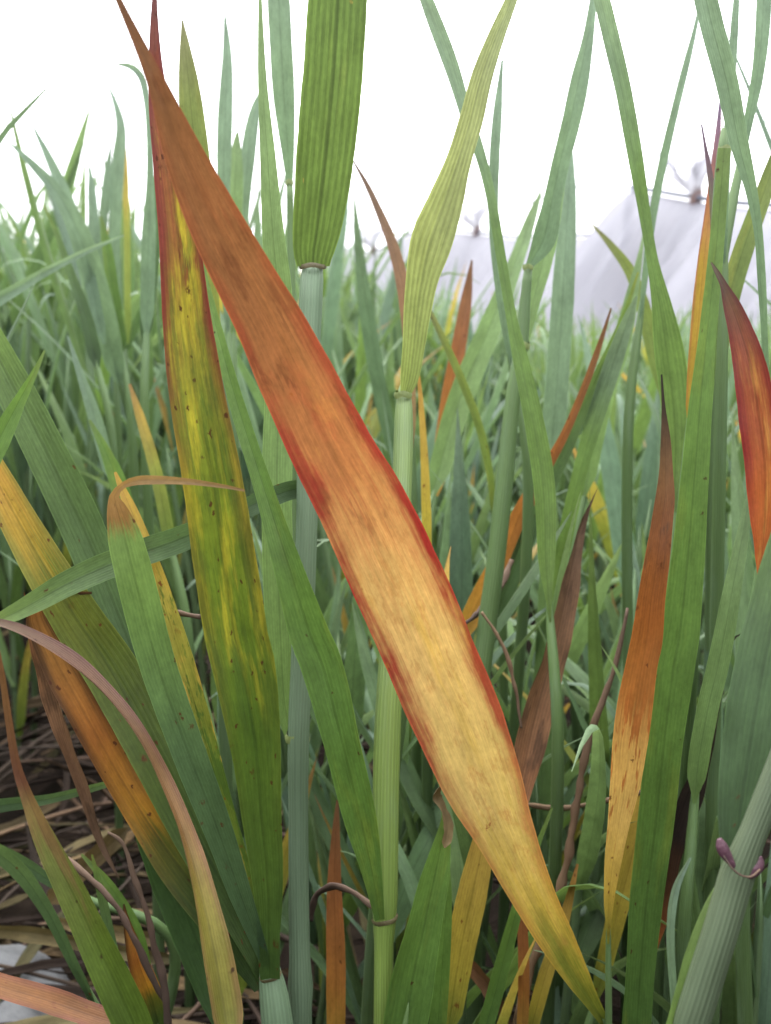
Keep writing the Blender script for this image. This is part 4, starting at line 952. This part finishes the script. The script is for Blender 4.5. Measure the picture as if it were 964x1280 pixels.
shoot('thin brown leaf with an orange and yellow base behind the light green blade', [D(mat='orangedead', N=60, dep=[.37, .36, .35], gutter=.35, twist=[0, 20, 30], rows=[('c', 570, 810, 22), ('c', 602, 745, 26), ('c', 632, 690, 26), ('c', 652, 640, 22), ('c', 676, 595, 15), ('c', 702, 550, 11), ('c', 728, 490, 9), ('c', 748, 435, 7), ('c', 764, 385, 2)])])
shoot('dark green blade slanting right with a lighter blade beside it', [D(mat='glauc', dep=[.365, .36], gutter=.35, twist=25, rows=[('c', 600, 830, 18), ('c', 640, 720, 20), ('c', 680, 620, 20), ('c', 715, 540, 18), ('c', 750, 465, 14), ('c', 778, 400, 8), ('c', 798, 340, 2)]), D(mat='light', dep=[.37, .355], rows=[('c', 690, 770, 10), ('c', 705, 680, 18), ('c', 725, 590, 18), ('c', 745, 520, 22), ('c', 768, 450, 22), ('c', 785, 400, 14), ('c', 796, 370, 3)])])
shoot('yellow-green blade curving left before the white net', [D(mat='olive', dep=.45, rows=[('c', 850, 540, 18), ('c', 822, 450, 22), ('c', 806, 390, 18), ('c', 788, 340, 14), ('c', 765, 308, 9), ('c', 740, 280, 2)])], foot=(.12, .47))
shoot('green blade tapering up in front of the leaning post', [D(mat='pale', dep=.44, rows=[('c', 730, 620, 20), ('c', 752, 500, 28), ('c', 776, 430, 24), ('c', 790, 370, 16), ('c', 802, 310, 5), ('c', 806, 285, 2)])], foot=(.09, .46))
dead('crumpled brown dead leaf hanging beside the light green blade', [('c', 640, 1060, 8), ('c', 648, 1000, 26), ('c', 660, 940, 36), ('c', 672, 890, 36), ('c', 692, 820, 32), ('c', 706, 760, 24), ('c', 718, 700, 16), ('c', 730, 650, 8), ('c', 747, 610, 3)], [.30, .31, .32], 'brown', twist=[0, 30, 40], name='dead_leaf')
stalk('thin brown stalk lying across behind the orange leaf', [(655, 1005, 5, .31), (700, 1010, 7, .31), (780, 996, 7, .31), (860, 982, 7, .31), (912, 974, 6, .31)], 'straw', 'withered_stalk', 'dry stalk')
stalk('upright rusty brown stalk behind the tan leaf base', [(640, 1300, 12, .30), (668, 1200, 12, .30), (702, 1110, 12, .30), (720, 1010, 10, .30), (738, 920, 9, .30), (770, 830, 7, .30), (785, 760, 4, .30)], 'straw', 'withered_stalk', 'dry stalk')
dead('blackened twisted dead leaf behind the long straight leaf', [('c', 820, 1190, 14), ('c', 832, 1110, 22), ('c', 842, 1050, 28), ('c', 864, 990, 24), ('c', 882, 940, 15), ('c', 895, 880, 9), ('c', 905, 825, 9), ('c', 915, 800, 6), ('c', 935, 788, 3)], [.285, .285, .28], 'blackbrown', twist=[0, 40, 30])
shoot('tan leaf standing behind the pale tan base', [D(mat='yellow', dep=.31, rows=[('c', 745, 1250, 18), ('c', 772, 1140, 24), ('c', 790, 1070, 28), ('c', 802, 1000, 22), ('c', 815, 930, 8), ('c', 820, 900, 2)])])
shoot('slim green leaf between the tan leaf and the thick stem', [D(mat='pale', dep=.275, gutter=.3, rows=[('c', 868, 1005, 12), ('c', 872, 960, 24), ('c', 884, 890, 26), ('c', 900, 820, 26), ('c', 915, 740, 22), ('c', 930, 660, 14), ('c', 940, 600, 3)])], foot=(.085, .29))
shoot('small curved young blade in front of the thick stem', [D(mat='grey', dep=.20, gutter=.4, twist=20, rows=[('c', 848, 1310, 8), ('c', 841, 1230, 9), ('c', 838, 1160, 10), ('c', 845, 1110, 9), ('c', 863, 1072, 3)])])
shoot('wide green leaf with withered tip beside the striped stem', [D(mat='green', gutter=.5, twist=[0, 10], dep=.245, rows=[('c', 500, 1320, 54), ('c', 515, 1230, 54), ('c', 532, 1150, 42), ('c', 545, 1090, 34), ('c', 553, 1050, 20), ('c', 556, 1020, 8), ('c', 553, 1000, 3)]), D(mat='green', gutter=.3, dep=.25, rows=[('c', 545, 1310, 22), ('c', 552, 1220, 20), ('c', 558, 1130, 14), ('c', 560, 1070, 4)])])
dead('curled tan leaf tip above the wide green leaf', [('c', 556, 1060, 12), ('c', 560, 1035, 12), ('c', 553, 1010, 9), ('c', 545, 995, 10), ('c', 552, 980, 3)], .243, 'tan', twist=[20, 60])
shoot('yellow leaf with brown spots behind the broad orange leaf', [D(mat='yellow', dep=.285, rows=[('c', 560, 1290, 28), ('c', 575, 1190, 36), ('c', 592, 1110, 36), ('c', 606, 1040, 24), ('c', 612, 980, 6)])])
shoot('thin tan blade behind the broad orange leaf base', [D(mat='orangedead', dep=.29, rows=[('c', 652, 1310, 14), ('c', 655, 1220, 14), ('c', 652, 1140, 12), ('c', 645, 1060, 4)])])
shoot('slanting tan blade below the broad orange leaf', [D(mat='yellow', dep=.295, rows=[('c', 655, 1320, 16), ('c', 682, 1220, 18), ('c', 705, 1150, 14), ('c', 722, 1080, 3)])])
shoot('green blade slanting under the broad orange leaf', [D(mat='green', dep=.27, gutter=.4, rows=[('c', 600, 1310, 18), ('c', 622, 1230, 20), ('c', 640, 1160, 16), ('c', 660, 1090, 10), ('c', 690, 1010, 3)])])
shoot('orange-tan withered blade between the two main stems', [D(mat='orangedead', dep=.30, rows=[('c', 420, 1320, 22), ('c', 420, 1200, 24), ('c', 418, 1110, 18), ('c', 420, 1040, 10), ('c', 422, 1000, 3)])])
stalk('dark dry leaf remnant arching between the two main stems', [(388, 1150, 8, .27), (398, 1118, 8, .268), (420, 1108, 9, .264), (445, 1118, 9, .258), (470, 1138, 6, .254)], 'darkstalk', 'withered_stalk', 'dry stalk')
stalk('thin dark twig-like stalk behind the broad orange leaf', [(582, 780, 5, .33), (602, 762, 8, .345), (625, 735, 8, .35), (640, 700, 6, .355)], 'darkstalk', 'withered_stalk', 'dry stalk')
stalk('thin straw-coloured tendril beside the broad orange leaf', [(602, 765, 4, .30), (625, 800, 5, .30), (642, 850, 5, .30), (652, 910, 4, .30)], 'straw', 'withered_stalk', 'dry stalk')
dead('curled brown litter leaf low behind the wide green leaf', [('c', 562, 1190, 14), ('c', 595, 1215, 18), ('c', 622, 1250, 16), ('c', 640, 1290, 10)], .31, 'brown', twist=[20, 50])
dead('brown dead leaf hanging beside the left orange-fading leaf', [('c', 30, 740, 6), ('c', 48, 800, 16), ('c', 66, 870, 20), ('c', 84, 930, 14), ('c', 104, 985, 15), ('c', 122, 1040, 9), ('c', 150, 1100, 5)], .256, 'brown', twist=[20, 50, 10, 60], gutter=.8)

# plants a little farther back whose leaves stand against the sky at the upper left
def mid(label, leaves): return shoot(label, leaves, r=.0019)
mid('olive pointed leaf standing behind the broad orange leaf', [D(mat='olive', dep=[.33, .31], rows=[('c', 268, 560, 24), ('c', 258, 400, 34), ('c', 250, 260, 36), ('c', 243, 180, 34), ('c', 237, 115, 27), ('c', 232, 65, 15), ('c', 228, 25, 2)])])
mid('slim grey-green leaf standing alone against the sky', [D(mat='grey', dep=.44, twist=10, rows=[('c', 285, 420, 8), ('c', 280, 280, 14), ('c', 280, 200, 18), ('c', 282, 130, 18), ('c', 284, 70, 12), ('c', 281, 15, 2)])])
mid('pale green blade with a second blade folded over behind it', [D(mat='pale', dep=.46, rows=[('c', 292, 420, 14), ('c', 292, 290, 20), ('c', 294, 220, 20), ('c', 296, 180, 10), ('c', 297, 165, 3)]), D(mat='grey', dep=.47, rows=[('c', 300, 400, 10), ('c', 305, 260, 14), ('c', 312, 180, 18), ('c', 320, 135, 12), ('c', 332, 105, 3)])])
root, ob, st = shoot('stem with a wide pale blade left of the flag leaf', [D(mat='grey', dep=[.36, .35], rows=[('c', 362, 228, 8), ('c', 360, 190, 16), ('c', 355, 120, 27), ('c', 351, 50, 28), ('c', 348, -10, 26), ('c', 346, -70, 3)])], stem=[(362, 224, 8, .36), (363, 260, 9, .361), (365, 400, 10, .363), (366, 600, 11, .366), (366, 900, 12, .37)])
collar(ob[0], root, 362, 228, .36, 9, 'collar', h=3)
mid('pair of broad grey-green leaves leaning left over the blurred crop', [D(mat='grey', dep=[.60, .55], twist=[0, 25], rows=[('c', 150, 480, 22), ('c', 125, 380, 32), ('c', 100, 295, 26), ('c', 75, 245, 18), ('c', 45, 210, 11), ('c', 10, 176, 2)]), D(mat='grey', dep=.58, rows=[('c', 130, 430, 14), ('c', 98, 290, 17), ('c', 78, 235, 15), ('c', 60, 195, 10), ('c', 40, 155, 2)])])
mid('grey-green leaf with a bent tip hanging against the sky', [D(mat='grey', dep=.62, twist=20, rows=[('c', 145, 430, 14), ('c', 143, 300, 15), ('c', 147, 210, 16), ('c', 151, 160, 12), ('c', 143, 125, 6), ('c', 134, 105, 2)]), D(mat='crop_y', dep=.63, rows=[('c', 160, 430, 8), ('c', 158, 260, 8), ('c', 154, 190, 9), ('c', 150, 150, 3)])])
mid('slim stem with its leaf tip curling left beside the mottled leaf', [D(mat='grey', dep=.45, gutter=.3, rows=[('c', 183, 420, 16), ('c', 186, 300, 18), ('c', 188, 220, 9), ('c', 184, 130, 8), ('c', 176, 95, 9), ('c', 163, 83, 7), ('c', 146, 80, 2)]), D(mat='glauc', dep=.46, rows=[('c', 180, 430, 16), ('c', 190, 330, 17), ('c', 197, 240, 12), ('c', 203, 150, 5), ('c', 206, 110, 2)])])
mid('upright green blade behind the thin pale leaf', [D(mat='glauc', dep=.52, rows=[('c', 122, 460, 18), ('c', 106, 390, 15), ('c', 88, 340, 10), ('c', 70, 290, 6), ('c', 54, 255, 2)])])
mid('fresh green blade rising over the blurred crop', [D(mat='green', dep=.6, rows=[('c', 152, 440, 18), ('c', 142, 370, 16), ('c', 134, 310, 12), ('c', 126, 270, 3)]), D(mat='grey', dep=.61, rows=[('c', 118, 430, 14), ('c', 118, 300, 14), ('c', 115, 240, 10), ('c', 112, 205, 2)]), D(mat='grey', dep=.62, rows=[('c', 130, 430, 14), ('c', 128, 300, 12), ('c', 134, 220, 9), ('c', 139, 180, 2)])])
mid('yellow-tipped blade at the foot of the blurred crop', [D(mat='crop_y', dep=.4, rows=[('c', 215, 690, 16), ('c', 195, 590, 15), ('c', 175, 520, 11), ('c', 162, 480, 3)]), D(mat='grey', dep=.42, rows=[('c', 140, 600, 16), ('c', 118, 520, 16), ('c', 98, 460, 8), ('c', 85, 420, 2)])])
mid('dull green blade with a dry curled tip low behind the bluish leaf', [D(mat='green', dep=.36, rows=[('c', 170, 690, 20), ('c', 150, 610, 22), ('c', 130, 560, 12), ('c', 112, 525, 3)])])

# short leafy tillers standing close behind the main stems (they fill the foot of the stand)
rs = random.Random(5)
FILL = [(x, d) for x, d in ((440, .33), (520, .36), (560, .40), (610, .34), (640, .42), (700, .38), (735, .36), (760, .43), (830, .36), (870, .38), (900, .33), (940, .36), (960, .42), (480, .45), (400, .40), (660, .46), (790, .33), (330, .42), (265, .40), (430, .42), (580, .31), (690, .33), (930, .30), (1000, .30), (860, .46), (540, .46), (380, .46), (300, .46), (1010, .40), (720, .47), (20, .70), (210, .52))]
FILL += [(rs.uniform(370, 1010), rs.uniform(.36, .56)) for _ in range(28)]
for i, (x, d) in enumerate(FILL):
    p = P(x, 900, d); stt, lv, top = PROTO[(i * 5 + 2) % len(PROTO)]
    s = rs.uniform(.20, .27) / top
    r = empty('cereal_tiller', (p.x, p.y, 0)); r.rotation_euler = (rs.uniform(-.1, .1), rs.uniform(-.1, .1), rs.uniform(0, 6.28)); r.scale = (s ** .4, s ** .4, s)
    tag(r, 'short leafy green tiller crowded in among the main stems', 'cereal plant', 'short tillers among the main stems')
    link('stem', stt, r)
    for m in lv: link('leaf_blade', m, r)
